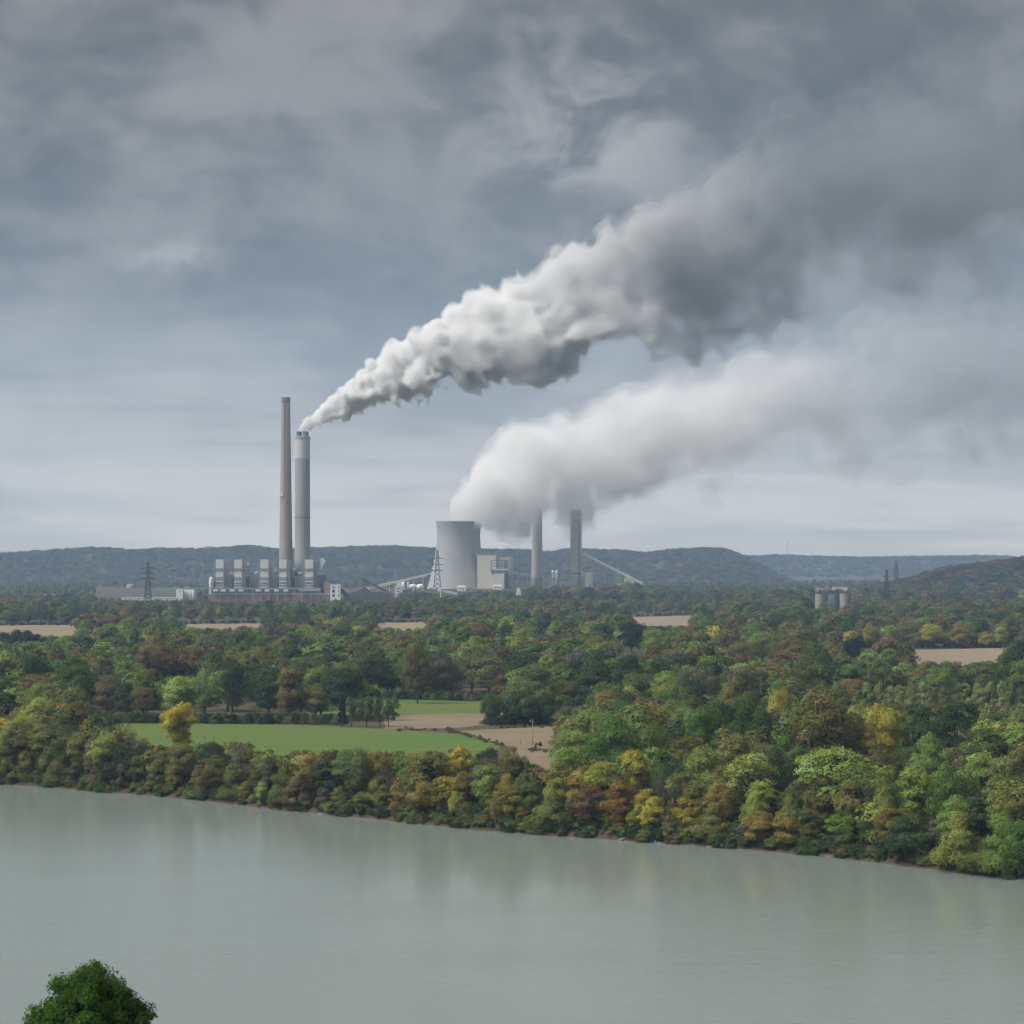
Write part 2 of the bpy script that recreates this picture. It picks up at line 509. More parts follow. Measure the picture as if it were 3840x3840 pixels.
field('green_field', [(330, 2712), (1100, 2718), (1480, 2736), (1760, 2758), (1880, 2800), (1700, 2890), (1000, 2862), (560, 2800)], M['green_field'], 'long green crop field behind the river-bank trees', 0.06)
field('stubble_field', [(1440, 2680), (1900, 2672), (1900, 2712), (1700, 2731), (1440, 2736)], M['tan_field'], 'narrow tan stubble strip between the two green fields', 0.10)
field('stubble_field', [(1720, 2742), (2140, 2722), (2160, 2960), (1930, 2960), (1900, 2800), (1770, 2757)], M['tan_field'], 'tan stubble field with the utility pole', 0.14)
field('green_field', [(1150, 2650), (1260, 2620), (1850, 2632), (1850, 2674), (1150, 2682)], M['green_field'], 'small bright green field in front of the dark woods', 0.18)
field('stubble_field', [(-150, 2347), (1620, 2334), (1620, 2366), (-150, 2398)], M['pale_field'], 'pale tan field below the power station on the left', 0.30)
field('stubble_field', [(2180, 2322), (2620, 2308), (2620, 2350), (2180, 2350)], M['pale_field'], 'pale tan field strip in the middle distance', 0.34)
field('stubble_field', [(3120, 2446), (3820, 2430), (3820, 2500), (3120, 2500)], M['pale_field'], 'tan field in front of the yellow trees on the right', 0.38)
field('stubble_field', [(-60, 2568), (300, 2562), (310, 2622), (-60, 2622)], M['pale_field'], 'small tan clearing glimpsed through the woods on the left', 0.42)

# hills -------------------------------------------------------------
def hill(name, prof, D, depth, label, tree_h=15.0):
    xs = np.linspace(prof[0][0], prof[-1][0], 150)
    ys = np.interp(xs, [p[0] for p in prof], [p[1] for p in prof])
    zt = np.maximum(CAMZ - (ys - HY) / F * D - tree_h, ZF - 2)
    X = (xs - CX) / F * D
    us = np.linspace(-1, 1, 25)
    V = np.zeros((25, 150, 3))
    for j, u in enumerate(us):
        s = 0.5 + 0.5 * math.cos(math.pi * u)
        V[j, :, 0] = X * (1 + u * depth / D * 0.6)
        V[j, :, 1] = D + u * depth + 60 * np.sin(X * 0.004 + D)
        rel = 1 - 0.22 * (1 - s) * (np.sin(X * 0.011 + u * 3) + np.sin(X * 0.027 + 1 - u * 4)) * (1 if u < 0 else 0)
        V[j, :, 2] = (ZF - 3) + (zt - ZF + 3) * s ** 0.85 * np.where(s < 0.97, rel, 1)
    ii = np.arange(25 * 150).reshape(25, 150)
    Qh = np.stack([ii[:-1, :-1], ii[:-1, 1:], ii[1:, 1:], ii[1:, :-1]], -1).reshape(-1, 4)
    o = bpy.data.objects.new(name, mesh_np(name, V.reshape(-1, 3), Qh, M['hill'], smooth=True)); COL.objects.link(o)
    tag(o, label, kind='structure')
    return V
H1 = hill('hill', [(-700, 2092), (-300, 2084), (0, 2078), (160, 2068), (260, 2060), (380, 2054), (480, 2066), (600, 2058), (750, 2061), (850, 2055), (940, 2047), (1040, 2061), (1180, 2058), (1300, 2054), (1420, 2050), (1500, 2052), (1640, 2059), (1800, 2062), (1950, 2064), (2080, 2071), (2120, 2060), (2250, 2064), (2330, 2066), (2430, 2076), (2500, 2062), (2640, 2057), (2715, 2060), (2780, 2086), (2860, 2130), (2950, 2190)], 9300, 1300, 'long wooded ridge behind the power stations')
H2 = hill('hill', [(2350, 2180), (2550, 2120), (2750, 2090), (2900, 2081), (3100, 2088), (3300, 2090), (3500, 2087), (3700, 2084), (3800, 2090), (4000, 2088), (4500, 2095)], 12700, 1300, 'pale blue ridge farthest away on the right')
H3 = hill('hill', [(3280, 2200), (3370, 2178), (3450, 2160), (3520, 2142), (3580, 2126), (3660, 2117), (3760, 2106), (3840, 2092), (4100, 2076), (4500, 2070)], 5200, 460, 'dark wooded knoll rising at the right edge', 14)

# ================================================================== trees
def leaf_cards(cent, nrm, size, rg):
    """one quad per leaf clump: centre, shading normal, size -> verts, quads, normals"""
    n = len(cent)
    rnd = rg.normal(size=(n, 3))
    fn = nrm * 1.0 + rnd * 0.38
    fn /= np.linalg.norm(fn, axis=1, keepdims=True) + 1e-9
    a = np.cross(fn, rg.normal(size=(n, 3))); a /= np.linalg.norm(a, axis=1, keepdims=True) + 1e-9
    b = np.cross(fn, a)
    sz = (size * rg.uniform(0.6, 1.35, n))[:, None]
    a *= sz * 0.5; b *= sz * 0.5 * rg.uniform(0.55, 1.0, n)[:, None]
    V = np.stack([cent - a * 0.9 - b * 0.35, cent + a * 0.25 - b, cent + a + b * 0.3, cent - a * 0.3 + b], 1).reshape(-1, 3)
    Qd = np.arange(4 * n).reshape(n, 4)
    return V, Qd, np.repeat(nrm, 4, 0)

def crown_points(kind, h, rg, nleaf):
    """bough clumps inside the outline of the kind, leaves on the clumps; h is the tree's height"""
    K = dict(
        round=(0.22, 0.34, 46, 0.17, lambda t: np.sqrt(np.clip(1 - (2 * t - 0.95) ** 2, 0, 1))),
        broad=(0.16, 0.52, 70, 0.15, lambda t: np.sqrt(np.clip(1 - (1.35 * t - 0.45) ** 2, 0, 1)) * np.clip(1.04 - t ** 3, 0, 1)),
        oval=(0.14, 0.26, 46, 0.15, lambda t: np.clip(np.sin(np.pi * np.clip(t * 0.88 + 0.10, 0, 1)), 0, 1) ** 0.7),
        vase=(0.30, 0.40, 40, 0.15, lambda t: np.clip(0.25 + 1.05 * t, 0, 1) * np.sqrt(np.clip(1.08 - t ** 4, 0, 1))),
        sparse=(0.20, 0.34, 38, 0.13, lambda t: np.sqrt(np.clip(1 - (2 * t - 1.0) ** 2, 0, 1)) ** 0.9),
        willow=(0.05, 0.42, 52, 0.15, lambda t: np.sqrt(np.clip(1 - (1.1 * t - 0.25) ** 2, 0, 1)) * np.clip(1.05 - t ** 2.5, 0, 1)),
        shrub=(0.0, 0.55, 34, 0.20, lambda t: np.sqrt(np.clip(1 - (1.1 * t - 0.15) ** 2, 0, 1)) * np.clip(1.1 - t ** 2, 0, 1)),
        cone=(0.06, 0.22, 40, 0.11, lambda t: np.clip(1.0 - t, 0, 1) ** 0.8 * 0.95 + 0.05),
    )[kind]
    z0, rad, nc, cr, prof = K
    t = rg.uniform(0.02, 0.96, nc * 3)
    keep = rg.uniform(0, 1, nc * 3) < 0.25 + 0.75 * prof(t)
    t = t[keep][:nc]; nc = len(t)
    ang = rg.uniform(0, 2 * np.pi, nc)
    lob = 1 + 0.22 * np.sin(ang * 2 + rg.uniform(0, 6)) + 0.16 * np.sin(ang * 3 + rg.uniform(0, 6) + t * 5)
    rr = prof(t) * rad * np.sqrt(rg.uniform(0.12, 1.0, nc)) * lob * 0.86
    C = np.stack([rr * np.cos(ang), rr * np.sin(ang), z0 + (1 - z0) * t * 0.95], 1) * h
    cs = cr * h * rg.uniform(0.55, 1.2, nc) * (0.75 + 0.35 * prof(t)) * (rad / 0.36) ** 0.35
    cen = np.array([0, 0, (z0 + (1 - z0) * 0.45) * h])
    share = cs ** 2; share = share / share.sum()
    pick = rg.choice(nc, nleaf, p=share)
    dirv = rg.normal(size=(nleaf, 3)); dirv[:, 2] = np.where(dirv[:, 2] < -0.4, -dirv[:, 2] * 0.7, dirv[:, 2])
    dirv /= np.linalg.norm(dirv, axis=1, keepdims=True)
    lump = 1 + 0.22 * np.sin(dirv[:, 0] * 5 + pick) * np.sin(dirv[:, 1] * 5 + pick * 2.0)
    dist = cs[pick] * rg.uniform(0.55, 1.05, nleaf) ** 0.6 * lump
    sq = np.array([1.0, 1.0, 0.78])
    Pn = C[pick] + dirv * sq * dist[:, None]
    if kind == 'willow':
        Pn[:, 2] -= rg.uniform(0, 0.06, nleaf) * h
    out = Pn - cen; out /= np.linalg.norm(out, axis=1, keepdims=True) + 1e-9
    nr = dirv * 0.62 + out * 0.38 + np.array([0, 0, 0.22]); nr /= np.linalg.norm(nr, axis=1, keepdims=True)
    bough = rg.normal(size=nc)[pick]
    Pn[:, 2] = np.maximum(Pn[:, 2], 0.01 * h)
    return Pn, nr, bough, C, cs

def leaf_attr(me, nleaf, bough, rg, amp=1.0):
    """natural spread of leaf colour: hue, saturation, value (centred on 0.5, 1, 0.5)"""
    hue = 0.5 + amp * (0.008 * bough + rg.normal(size=nleaf) * 0.009)
    sat = 1.0 + amp * rg.normal(size=nleaf) * 0.08 - 0.04 * bough
    val = 0.5 * np.clip(1 + amp * (0.13 * bough + rg.normal(size=nleaf) * 0.10), 0.5, 1.7)
    a = me.attributes.new('leaf', 'FLOAT_COLOR', 'POINT')
    c = np.stack([hue, np.clip(sat, 0.4, 1.5), val, np.ones(nleaf)], 1)
    a.data.foreach_set('color', np.repeat(c, 4, 0).astype(np.float32).ravel())

def trunk_mesh(name, h, C, cs, rg, mat, limbs=12, fork=0.45, rbase=0.022):
    mb = MB()
    lean = rg.normal(size=2) * 0.02 * h
    top = Vector((lean[0] * 2, lean[1] * 2, h * 0.82))
    pts = [Vector((0, 0, -0.5)), Vector((lean[0] * 0.5, lean[1] * 0.5, h * 0.25)), Vector((lean[0], lean[1], h * 0.5)), top]
    mb.tube(pts, [h * rbase * 1.25, h * rbase * 0.85, h * rbase * 0.55, h * rbase * 0.12], 7)
    order = rg.permutation(len(C))[:limbs]
    for k in order:
        e = Vector(C[k])
        zz = max(0.12 * h, min(e.z * rg.uniform(0.45, 0.75), h * 0.7))
        s = Vector((lean[0] * zz / h * 2, lean[1] * zz / h * 2, zz))
        m = s.lerp(e, 0.5) + Vector((0, 0, -0.02 * h)) + Vector(rg.normal(size=3) * 0.015 * h)
        mb.tube([s, m, e], [h * rbase * 0.42, h * rbase * 0.27, h * rbase * 0.09], 5)
    return mb.mesh(name, mat, smooth=True)

def twig_mesh(name, h, rg, mat, nmain=9):
    """bare crown: limbs that fork into boughs and twigs"""
    mb = MB()
    def grow(p, d, ln, r, lev):
        q = p + d * ln
        m = p.lerp(q, 0.5) + Vector(rg.normal(size=3) * ln * 0.06)
        mb.tube([p, m, q], [r, r * 0.75, r * 0.5], 4 if lev < 2 else 3)
        if lev >= 4: return
        for _ in range(3 if lev < 3 else 4):
            nd = (d + Vector(rg.normal(size=3) * 0.48) + Vector((0, 0, 0.16))).normalized()
            grow(p.lerp(q, rg.uniform(0.45, 1.0)), nd, ln * rg.uniform(0.55, 0.8), r * 0.5, lev + 1)
    for k in range(nmain):
        a = 2 * math.pi * k / nmain + rg.uniform(-.3, .3)
        z = h * rg.uniform(0.25, 0.5)
        d = Vector((math.cos(a) * 0.62, math.sin(a) * 0.62, rg.uniform(0.6, 1.2))).normalized()
        grow(Vector((0, 0, z)), d, h * rg.uniform(0.16, 0.24), h * 0.008, 1)
    return mb.mesh(name, mat)

H0 = 16.0
PROTO = {}
def make_proto(kind, v, nleaf, lsize, pale=False, h=H0, seed=0):
    rg = np.random.default_rng(1000 + seed)
    if kind == 'bare':
        tm = trunk_mesh('trunk', h, np.zeros((0, 3)), [], rg, M['bark'], 0, rbase=0.016)
        return twig_mesh('crown', h, rg, M['bark']), tm
    Pn, nr, bough, C, cs = crown_points(kind, h, rg, nleaf)
    V, Qd, Nn = leaf_cards(Pn, nr, lsize, rg)
    cm = mesh_np('crown', V, Qd, M['leaf'], normals=Nn)
    leaf_attr(cm, nleaf, bough, rg)
    tm = trunk_mesh('trunk', h, C, cs, rg, M['bark_pale'] if pale else M['bark'], 30 if kind == 'sparse' else 12, rbase=0.027 if kind == 'sparse' else 0.022)
    return cm, tm
seed = 0
for kind, nv, nl in (('round', 6, 9000), ('broad', 4, 14000), ('oval', 7, 8000), ('vase', 2, 7500), ('sparse', 6, 4600), ('willow', 3, 9000), ('shrub', 3, 6500), ('cone', 1, 6000), ('bare', 3, 0)):
    PROTO[kind] = []
    for v in range(nv):
        seed += 1
        PROTO[kind].append(make_proto(kind, v, int(nl * 1.5), 0.42 if kind != 'sparse' else 0.37, pale=(kind == 'sparse' and v % 2 == 1), seed=seed))
BASE_W = dict(round=0.80, broad=1.16, oval=0.62, vase=0.9, sparse=0.78, willow=0.95, shrub=1.2, cone=0.5, bare=0.75)   # crown width / height

COLS = dict(
    deep=(0.013, 0.028, 0.016), dark=(0.038, 0.062, 0.026), green=(0.066, 0.112, 0.030), mid=(0.085, 0.112, 0.040), light=(0.125, 0.178, 0.045),
    lime=(0.170, 0.205, 0.048), olive=(0.112, 0.114, 0.036), yellow=(0.245, 0.220, 0.035), ochre=(0.162, 0.132, 0.038), rust=(0.124, 0.082, 0.042),
    brown=(0.116, 0.096, 0.045), grey=(0.096, 0.088, 0.062), red=(0.105, 0.045, 0.03), orange=(0.180, 0.108, 0.040), sage=(0.145, 0.178, 0.066))
CNAME = dict(deep='very dark green', dark='dark green', green='green', mid='dull green', light='light green', lime='yellow-green', olive='olive', yellow='yellow',
             ochre='ochre', rust='rust-brown', brown='brown', grey='grey-brown', red='dark red', orange='orange-brown', sage='pale sage-green')
SNAME = dict(round='round-crowned', broad='broad domed', oval='tall oval', vase='vase-shaped', sparse='thin-leaved', willow='drooping', shrub='bushy', cone='conical', bare='bare')

# visible pieces of field that no tree may cover (photo pixels x0,y0,x1,y1)
CLEAR = [(565, 2724, 1100, 2775), (1000, 2728, 1760, 2802), (1500, 2682, 1795, 2732), (1800, 2742, 2040, 2786), (1985, 2740, 2065, 2850), (1450, 2630, 1790, 2676),
         (1278, 2216, 1480, 2246), (800, 2206, 1232, 2252), (456, 2214, 730, 2246), (1237, 2190, 1278, 2240), (1642, 2206, 1716, 2230), (1715, 2196, 1748, 2216), (1850, 2192, 1882, 2212), (3058, 2212, 3188, 2262), (362, 2208, 500, 2238), (1936, 2204, 1952, 2226),
         (0, 2352, 275, 2378), (700, 2340, 960, 2347), (1440, 2338, 1590, 2350), (2400, 2322, 2575, 2341), (3440, 2440, 3730, 2474)]
FIELDS_W = []   # world rectangles of open ground are handled through CLEAR and the base test below

def ground_D(x, yb):
    """distance at which the ground in this column shows at row yb; never nearer than the top of the far bank"""
    k = (x - CX) / F
    lo = 700.0
    for _ in range(20): lo = float(far_bank(k * lo))
    lo += 1.5; hi = 12000.0
    row = lambda D: HY + (CAMZ - float(gz(k * D, D))) / D * F
    if yb >= row(lo): return lo
    for _ in range(40):
        m = (lo + hi) / 2
        if row(m) > yb: lo = m
        else: hi = m
    return (lo + hi) / 2
def proj(X, Y, Z):
    return CX + X / Y * F, HY + (CAMZ - Z) / Y * F

GUARD = []
TREES = []   # dict(X,Y,z,h,w,kind,col,label)
def covers(x0, x1, y0, y1, full=False):
    for a, b, c, d in CLEAR:
        if x1 > a and x0 < c and y0 < d and y1 > b:
            return True
    return False
def put(X, Y, h, w, kind, col, label=None, check=True, z=None, zoff=0.0):
    z = float(gz(X, Y)) if z is None else z
    if check:
        xc, yb = proj(X, Y, z); _, yt = proj(X, Y, z + h)
        hw = w * h / 2 / Y * F * 0.85
        if covers(xc - hw, xc + hw, yt, yb + 2): return False
        for e in GUARD:
            if Y < e['Y'] + 4 and abs(xc - e['xc']) < 0.75 * (hw + e['hw']) and yt < e['yt'] + e['keep'] * (e['yb'] - e['yt']): return False
    TREES.append(dict(X=X, Y=Y, z=z + zoff, h=h, w=w, kind=kind, col=col, label=label))
    return True
def ex(x, yt, yb, wpx, kind, col, label=None, Db=None, keep=None):
    """a tree read off the photograph: column, top row, foot row, crown width"""
    D = Db or ground_D(x, yb)
    X = (x - CX) / F * D
    z = float(gz(X, D))
    h = CAMZ - (yt - HY) / F * D - z
    put(X, D, h, (wpx / F * D) / h, kind, col, label, check=False, z=z)
    GUARD.append(dict(Y=D, xc=x, hw=wpx / 2, yt=yt, yb=yb, keep=keep or (0.55 if label else 0.28)))

# --- trees one can point to
ex(668, 2645, 2862, 190, 'vase', 'yellow', 'tall yellow vase-shaped tree standing against the green field')
ex(2222, 2650, 2905, 310, 'broad', 'light', 'large bright green domed tree beside the stubble field')
ex(2380, 2640, 2925, 330, 'broad', 'light', 'right half of the large bright green tree clump by the stubble field')
ex(2300, 2690, 2950, 260, 'round', 'green', 'green tree in front of the large bright green clump')
ex(2370, 2325, 2452, 112, 'round', 'deep', 'very dark round tree standing alone above the mid woods', keep=0.9)
ex(2858, 2374, 2492, 104, 'round', 'light', 'light green round tree in the right-hand woods', keep=0.8)
ex(3196, 2395, 2490, 78, 'round', 'deep', 'very dark green round tree left of the tan field')
for x, yt, w, c in ((3266, 2338, 80, 'yellow'), (3335, 2340, 70, 'lime'), (3190, 2362, 60, 'yellow'), (3490, 2338, 84, 'yellow'), (3600, 2336, 80, 'ochre'), (3625, 2390, 40, 'yellow'), (3700, 2370, 60, 'yellow'), (3758, 2352, 64, 'lime')):
    ex(x, yt, 2432, w, 'round', c)
for x in range(3140, 3860, 46):
    ex(x + random.randint(-12, 12), 2352 + random.randint(0, 30), 2430, 80, 'round', random.choice(['grey', 'mid', 'dark', 'brown', 'grey']))
ex(3200, 2542, 2660, 130, 'round', 'orange', 'orange-brown round tree in front of the pale willows', keep=0.8)
ex(3080, 2578, 2960, 250, 'round', 'olive', 'big olive sycamore with pale limbs above the river bank')
ex(3080, 2578, 2962, 230, 'sparse', 'brown')
ex(3310, 2636, 2930, 150, 'round', 'yellow', 'golden yellow round crown high in the right-hand woods')
ex(3250, 2700, 2960, 160, 'sparse', 'ochre')
ex(3462, 2640, 2900, 130, 'oval', 'dark', 'dark green tree right of the golden crown')
ex(3575, 2632, 2890, 150, 'oval', 'dark', 'darkest green tall crown in the right-hand woods')
ex(3490, 2742, 2990, 180, 'broad', 'light', 'bright green broad tree in the right-hand woods')
ex(3425, 2862, 3130, 170, 'oval', 'lime', 'yellow-green tree above the dark bank tree')
ex(3320, 2920, 3170, 170, 'willow', 'lime')
ex(3560, 2880, 3150, 170, 'round', 'green')
ex(3700, 2730, 3000, 190, 'oval', 'mid')
ex(3800, 2810, 3080, 170, 'round', 'olive')
ex(3400, 3060, 3232, 210, 'round', 'dark', 'dark green bushy tree hanging over the water')
ex(3600, 3035, 3270, 230, 'willow', 'lime', 'yellow-green tree leaning over the water at the right')
ex(3760, 3040, 3288, 210, 'willow', 'light')
ex(3700, 3140, 3298, 200, 'shrub', 'olive')
ex(3850, 3080, 3302, 160, 'round', 'green')
ex(3550, 3165, 3268, 120, 'shrub', 'lime')
ex(2832, 2930, 3110, 150, 'broad', 'lime', 'bright yellow-green domed tree on the bank')
ex(2962, 2982, 3120, 110, 'broad', 'lime')
ex(2950, 3040, 3208, 120, 'oval', 'ochre')
ex(2850, 3035, 3192, 130, 'oval', 'ochre')
ex(2375, 2805, 3020, 130, 'oval', 'yellow', 'golden tree in front of the bright green clump')
ex(2320, 2920, 3112, 120, 'oval', 'orange', 'orange tree on the bank beside the fallen log')
ex(2215, 2930, 3115, 150, 'sparse', 'rust')
ex(1725, 2786, 2980, 110, 'oval', 'yellow', 'yellow tree on the bank below the green field')
ex(1920, 2790, 3040, 130, 'oval', 'olive')
ex(1712, 2970, 3070, 80, 'round', 'lime')
ex(790, 2728, 2905, 100, 'bare', 'grey', 'bare grey tree right of the yellow tree')
ex(905, 2752, 2925, 120, 'bare', 'grey', 'bare grey tree in front of the green field')
ex(1000, 2800, 2935, 90, 'bare', 'grey')
ex(1455, 2800, 3005, 130, 'bare', 'grey', 'bare grey-brown tree among olive trees on the bank')
ex(400, 2660, 2860, 130, 'sparse', 'dark')
ex(1283, 2588, 2724, 46, 'cone', 'deep', 'dark narrow conifer at the left end of the field tree line')
for i, x in enumerate((1318, 1345, 1375, 1400, 1425, 1458, 1478)):
    ex(x, 2604 + (i * 37) % 22, 2727, 52, 'sparse', 'mid')
ex(1840, 2596, 2722, 92, 'round', 'green', 'green round tree at the right end of the small green field')
for x, yt, c in ((1920, 2602, 'dark'), (1985, 2610, 'dark'), (2050, 2604, 'dark'), (2110, 2600, 'green'), (2170, 2606, 'dark')):
    ex(x, yt, 2720, 90, 'round', c)
ex(1877, 2524, 2640, 66, 'oval', 'rust', 'rust-red tree in front of the dark woods')
ex(1565, 2412, 2640, 110, 'round', 'olive', 'olive round-topped tree above the small green field')
for x, yt in ((20, 2366), (62, 2360), (100, 2362), (140, 2376)):
    ex(x, yt, 2455, 64, 'round', 'deep')
ex(640, 2405, 2620, 190, 'sparse', 'rust', 'big rust-brown tree in the left-hand woods')
ex(560, 2420, 2625, 150, 'sparse', 'brown')
ex(700, 2420, 2620, 150, 'sparse', 'brown')
ex(486, 2448, 2640, 110, 'oval', 'light')
ex(530, 2500, 2660, 100, 'round', 'light')
ex(15, 2744, 2930, 70, 'oval', 'lime', 'yellow-green tree at the left end of the river bank')
ex(2790, 2600, 2900, 170, 'round', 'green'); ex(2700, 2625, 2900, 150, 'round', 'dark'); ex(2640, 2640, 2930, 150, 'round', 'green')
ex(2950, 2700, 2960, 170, 'willow', 'green'); ex(2860, 2640, 2920, 130, 'oval', 'dark')
ex(2760, 2530, 2720, 200, 'broad', 'olive', 'wide olive dome in the middle of the right-hand woods')
ex(2930, 2580, 2780, 110, 'round', 'yellow')
for x, c in ((925, 'ochre'), (985, 'lime')):
    ex(x, 2925, 3012, 60, 'oval', c)
for x in range(3040, 3900, 42):          # soft pale willows in a hedge
    ex(x + random.randint(-10, 10), 2552 + random.randint(-8, 10), 2662, 90, 'willow', 'sage', keep=0.72)

# --- the river-bank belt
def pick(ws):
    return random.choices([w[0] for w in ws], [w[1] for w in ws])[0]
def bank_col(x):
    if x < 2250: return pick([('olive', 5.5), ('ochre', 2.2), ('brown', 1.6), ('lime', 1.2), ('mid', 2.4), ('dark', .8), ('grey', .8), ('yellow', .4)])
    if x < 3050: return pick([('olive', 3), ('ochre', 3), ('brown', 2.5), ('lime', 1.5), ('yellow', 1.2), ('mid', 1.5), ('rust', .8), ('grey', .8)])
    return pick([('light', 3), ('green', 3), ('lime', 2.6), ('olive', 2), ('dark', 1.0), ('ochre', .8)])
for row, (off, sp, h0, h1) in enumerate(((3, 5.6, 5.5, 11), (9, 5.8, 10.5, 17), (17, 7, 13, 19))):
    X = -192.0
    while X < 142:
        Xj = X + random.uniform(-1.5, 1.5)
        Y = float(far_bank(Xj)) + off + random.uniform(-1.5, 2.5)
        xp, _ = proj(Xj, Y, 3)
        kind = pick([('oval', 5), ('round', 2.2), ('sparse', 4.4), ('shrub', 1.6 if row == 0 else .2), ('willow', 1.0), ('bare', 1.0 if row else .3)])
        c = bank_col(xp)
        h = random.uniform(h0, h1) * (1.25 if xp > 3050 else 1.0)
        w = BASE_W[kind] * random.uniform(0.85, 1.2)
        if kind in ('oval', 'sparse'): w *= 1.15
        for q in range(7):
            if put(Xj, Y, h, w, kind, c): break
            h *= 0.82
        X += sp * random.uniform(0.75, 1.3)

# --- the wood behind, row by row
def wood_col(x, D):
    if D < 1000: return pick([('olive', 3), ('green', 3), ('mid', 2.2), ('light', 2.0), ('dark', 1.6), ('brown', 1.0), ('lime', 1.4), ('ochre', 1.0), ('grey', .5), ('yellow', .4)])
    if D < 1420: return pick([('dark', 3.4), ('green', 3.2), ('mid', 3), ('light', 1.2), ('brown', .8), ('olive', 1.8), ('grey', .8), ('lime', .5)])
    if D < 2150:
        if x > 2350: return pick([('brown', 2.2), ('mid', 2.8), ('green', 2.2), ('dark', 1.6), ('rust', .7), ('olive', 1.8), ('grey', 1.2), ('yellow', .5), ('light', 1.0)])
        return pick([('dark', 2.2), ('green', 2.6), ('mid', 2.6), ('light', 1.6), ('brown', 1.6), ('rust', 0.6), ('grey', .9), ('lime', .6), ('olive', 1.6)])
    return pick([('mid', 3.6), ('dark', 3), ('grey', 1.8), ('brown', 1.8), ('green', 1.4), ('olive', 1.6), ('rust', .12)])
OPEN = [  # open ground in photo pixels: no tree foot inside
    (330, 2710, 1900, 2840), (1440, 2674, 1830, 2740), (1720, 2724, 2110, 2960), (1230, 2618, 1800, 2682), (-400, 2348, 1600, 2392), (2200, 2310, 2600, 2346), (3130, 2434, 3800, 2494), (60, 2566, 290, 2615)]
def is_open(x, y):
    return any(a <= x <= c and b <= y <= d for a, b, c, d in OPEN)
D = 650.0
WOODS = []
while D < 8000:
    step = 17 if D < 1000 else (32 if D < 1500 else (52 if D < 2600 else (66 if D < 4600 else 110)))
    latsp = 9.5 if D < 1000 else (13.5 if D < 1600 else (16 if D < 2600 else (17 if D < 4600 else 26)))
    half = 0.203 * D + 25
    X = -half + random.uniform(0, latsp)
    while X < half:
        Y = D + random.uniform(-0.5, 0.5) * step
        if Y > float(far_bank(X)) + 24:
            xp, yp = proj(X, Y, ZF)
            if not is_open(xp, yp):
                c = wood_col(xp, D)
                kind = pick([('round', 5), ('broad', 2), ('oval', 3), ('sparse', 2.2 if c not in ('brown', 'grey', 'rust') else 5), ('willow', .8), ('bare', .5 if D < 1800 else 0)])
                h = random.uniform(15.5, 25.5) * (1.0 if D > 1000 else 0.84)
                if 3300 < D: h *= 0.66
                WOODS.append((X, Y, h, BASE_W[kind] * random.uniform(0.85, 1.2), kind, c))
        X += latsp * random.uniform(0.7, 1.35)
    D += step
# places left free for the plant and other buildings (world x0,x1,y0,y1)
def PXD(x0, x1, D): return ((x0 - CX) / F * D, (x1 - CX) / F * D)
FREE = [(*PXD(440, 1340, 4300), 4225, 4440), (*PXD(1260, 1780, 4700), 4560, 4860), (*PXD(1580, 2260, 5600), 5350, 6050), (*PXD(2280, 2430, 5600), 5500, 5700), (*PXD(3030, 3200, 3000), 2960, 3040), (*PXD(2120, 2250, 1780), 1765, 1800)]
for (X, Y, h, w, kind, c) in WOODS:
    if any(a < X < b and cc < Y < d for a, b, cc, d in FREE): continue
    for q in range(5):
        if put(X, Y, h, w, kind, c): break
        h *= 0.78
        if h < 5: break

# low tree screens in front of the plant so that its feet stay hidden as in the photograph
for x in range(-20, 3900, 26):
    for Dk in (4060, 4140):
        X = (x + random.uniform(-12, 12) - CX) / F * Dk
        yt = 2232 + random.uniform(-10, 22)
        if 240 < x < 800: yt += 12
        if 780 < x < 1260: yt = 2262 + random.uniform(-12, 14)
        if 1260 < x < 1560: yt = 2248 + random.uniform(-6, 10)
        if 1560 < x < 1960: yt = 2226 + random.uniform(-6, 14)
        if 1960 < x < 2500: yt = 2202 + random.uniform(-8, 18)
        if 2500 < x: yt = 2210 + random.uniform(-10, 18)
        if 2280 < x < 2480: yt -= 12
        h = CAMZ - (yt - HY) / F * Dk - ZF
        if h < 4: h = 4
        if any(a < X < b and cc < Dk < d for a, b, cc, d in FREE): continue
        put(X, Dk, h, 1.0, 'round', pick([('mid', 3), ('dark', 3), ('grey', 1.6), ('brown', 2), ('olive', .8), ('light', .5), ('rust', .4)]))

for x in range(1496, 2000, 12):
    Dk = 4780 + random.uniform(-12, 12)
    put((x + random.uniform(-5, 5) - CX) / F * Dk, Dk, random.uniform(11, 16), 1.0, 'round', pick([('dark', 3), ('mid', 2), ('grey', 1)]))
for x in range(3036, 3250, 16):
    Dk = 4190 + random.uniform(-8, 8)
    put((x + random.uniform(-5, 5) - CX) / F * Dk, Dk, CAMZ - (2207 + random.uniform(-3, 6) - HY) / F * Dk - ZF, 0.6, 'round', pick([('dark', 3), ('mid', 2), ('brown', 1)]), check=False)
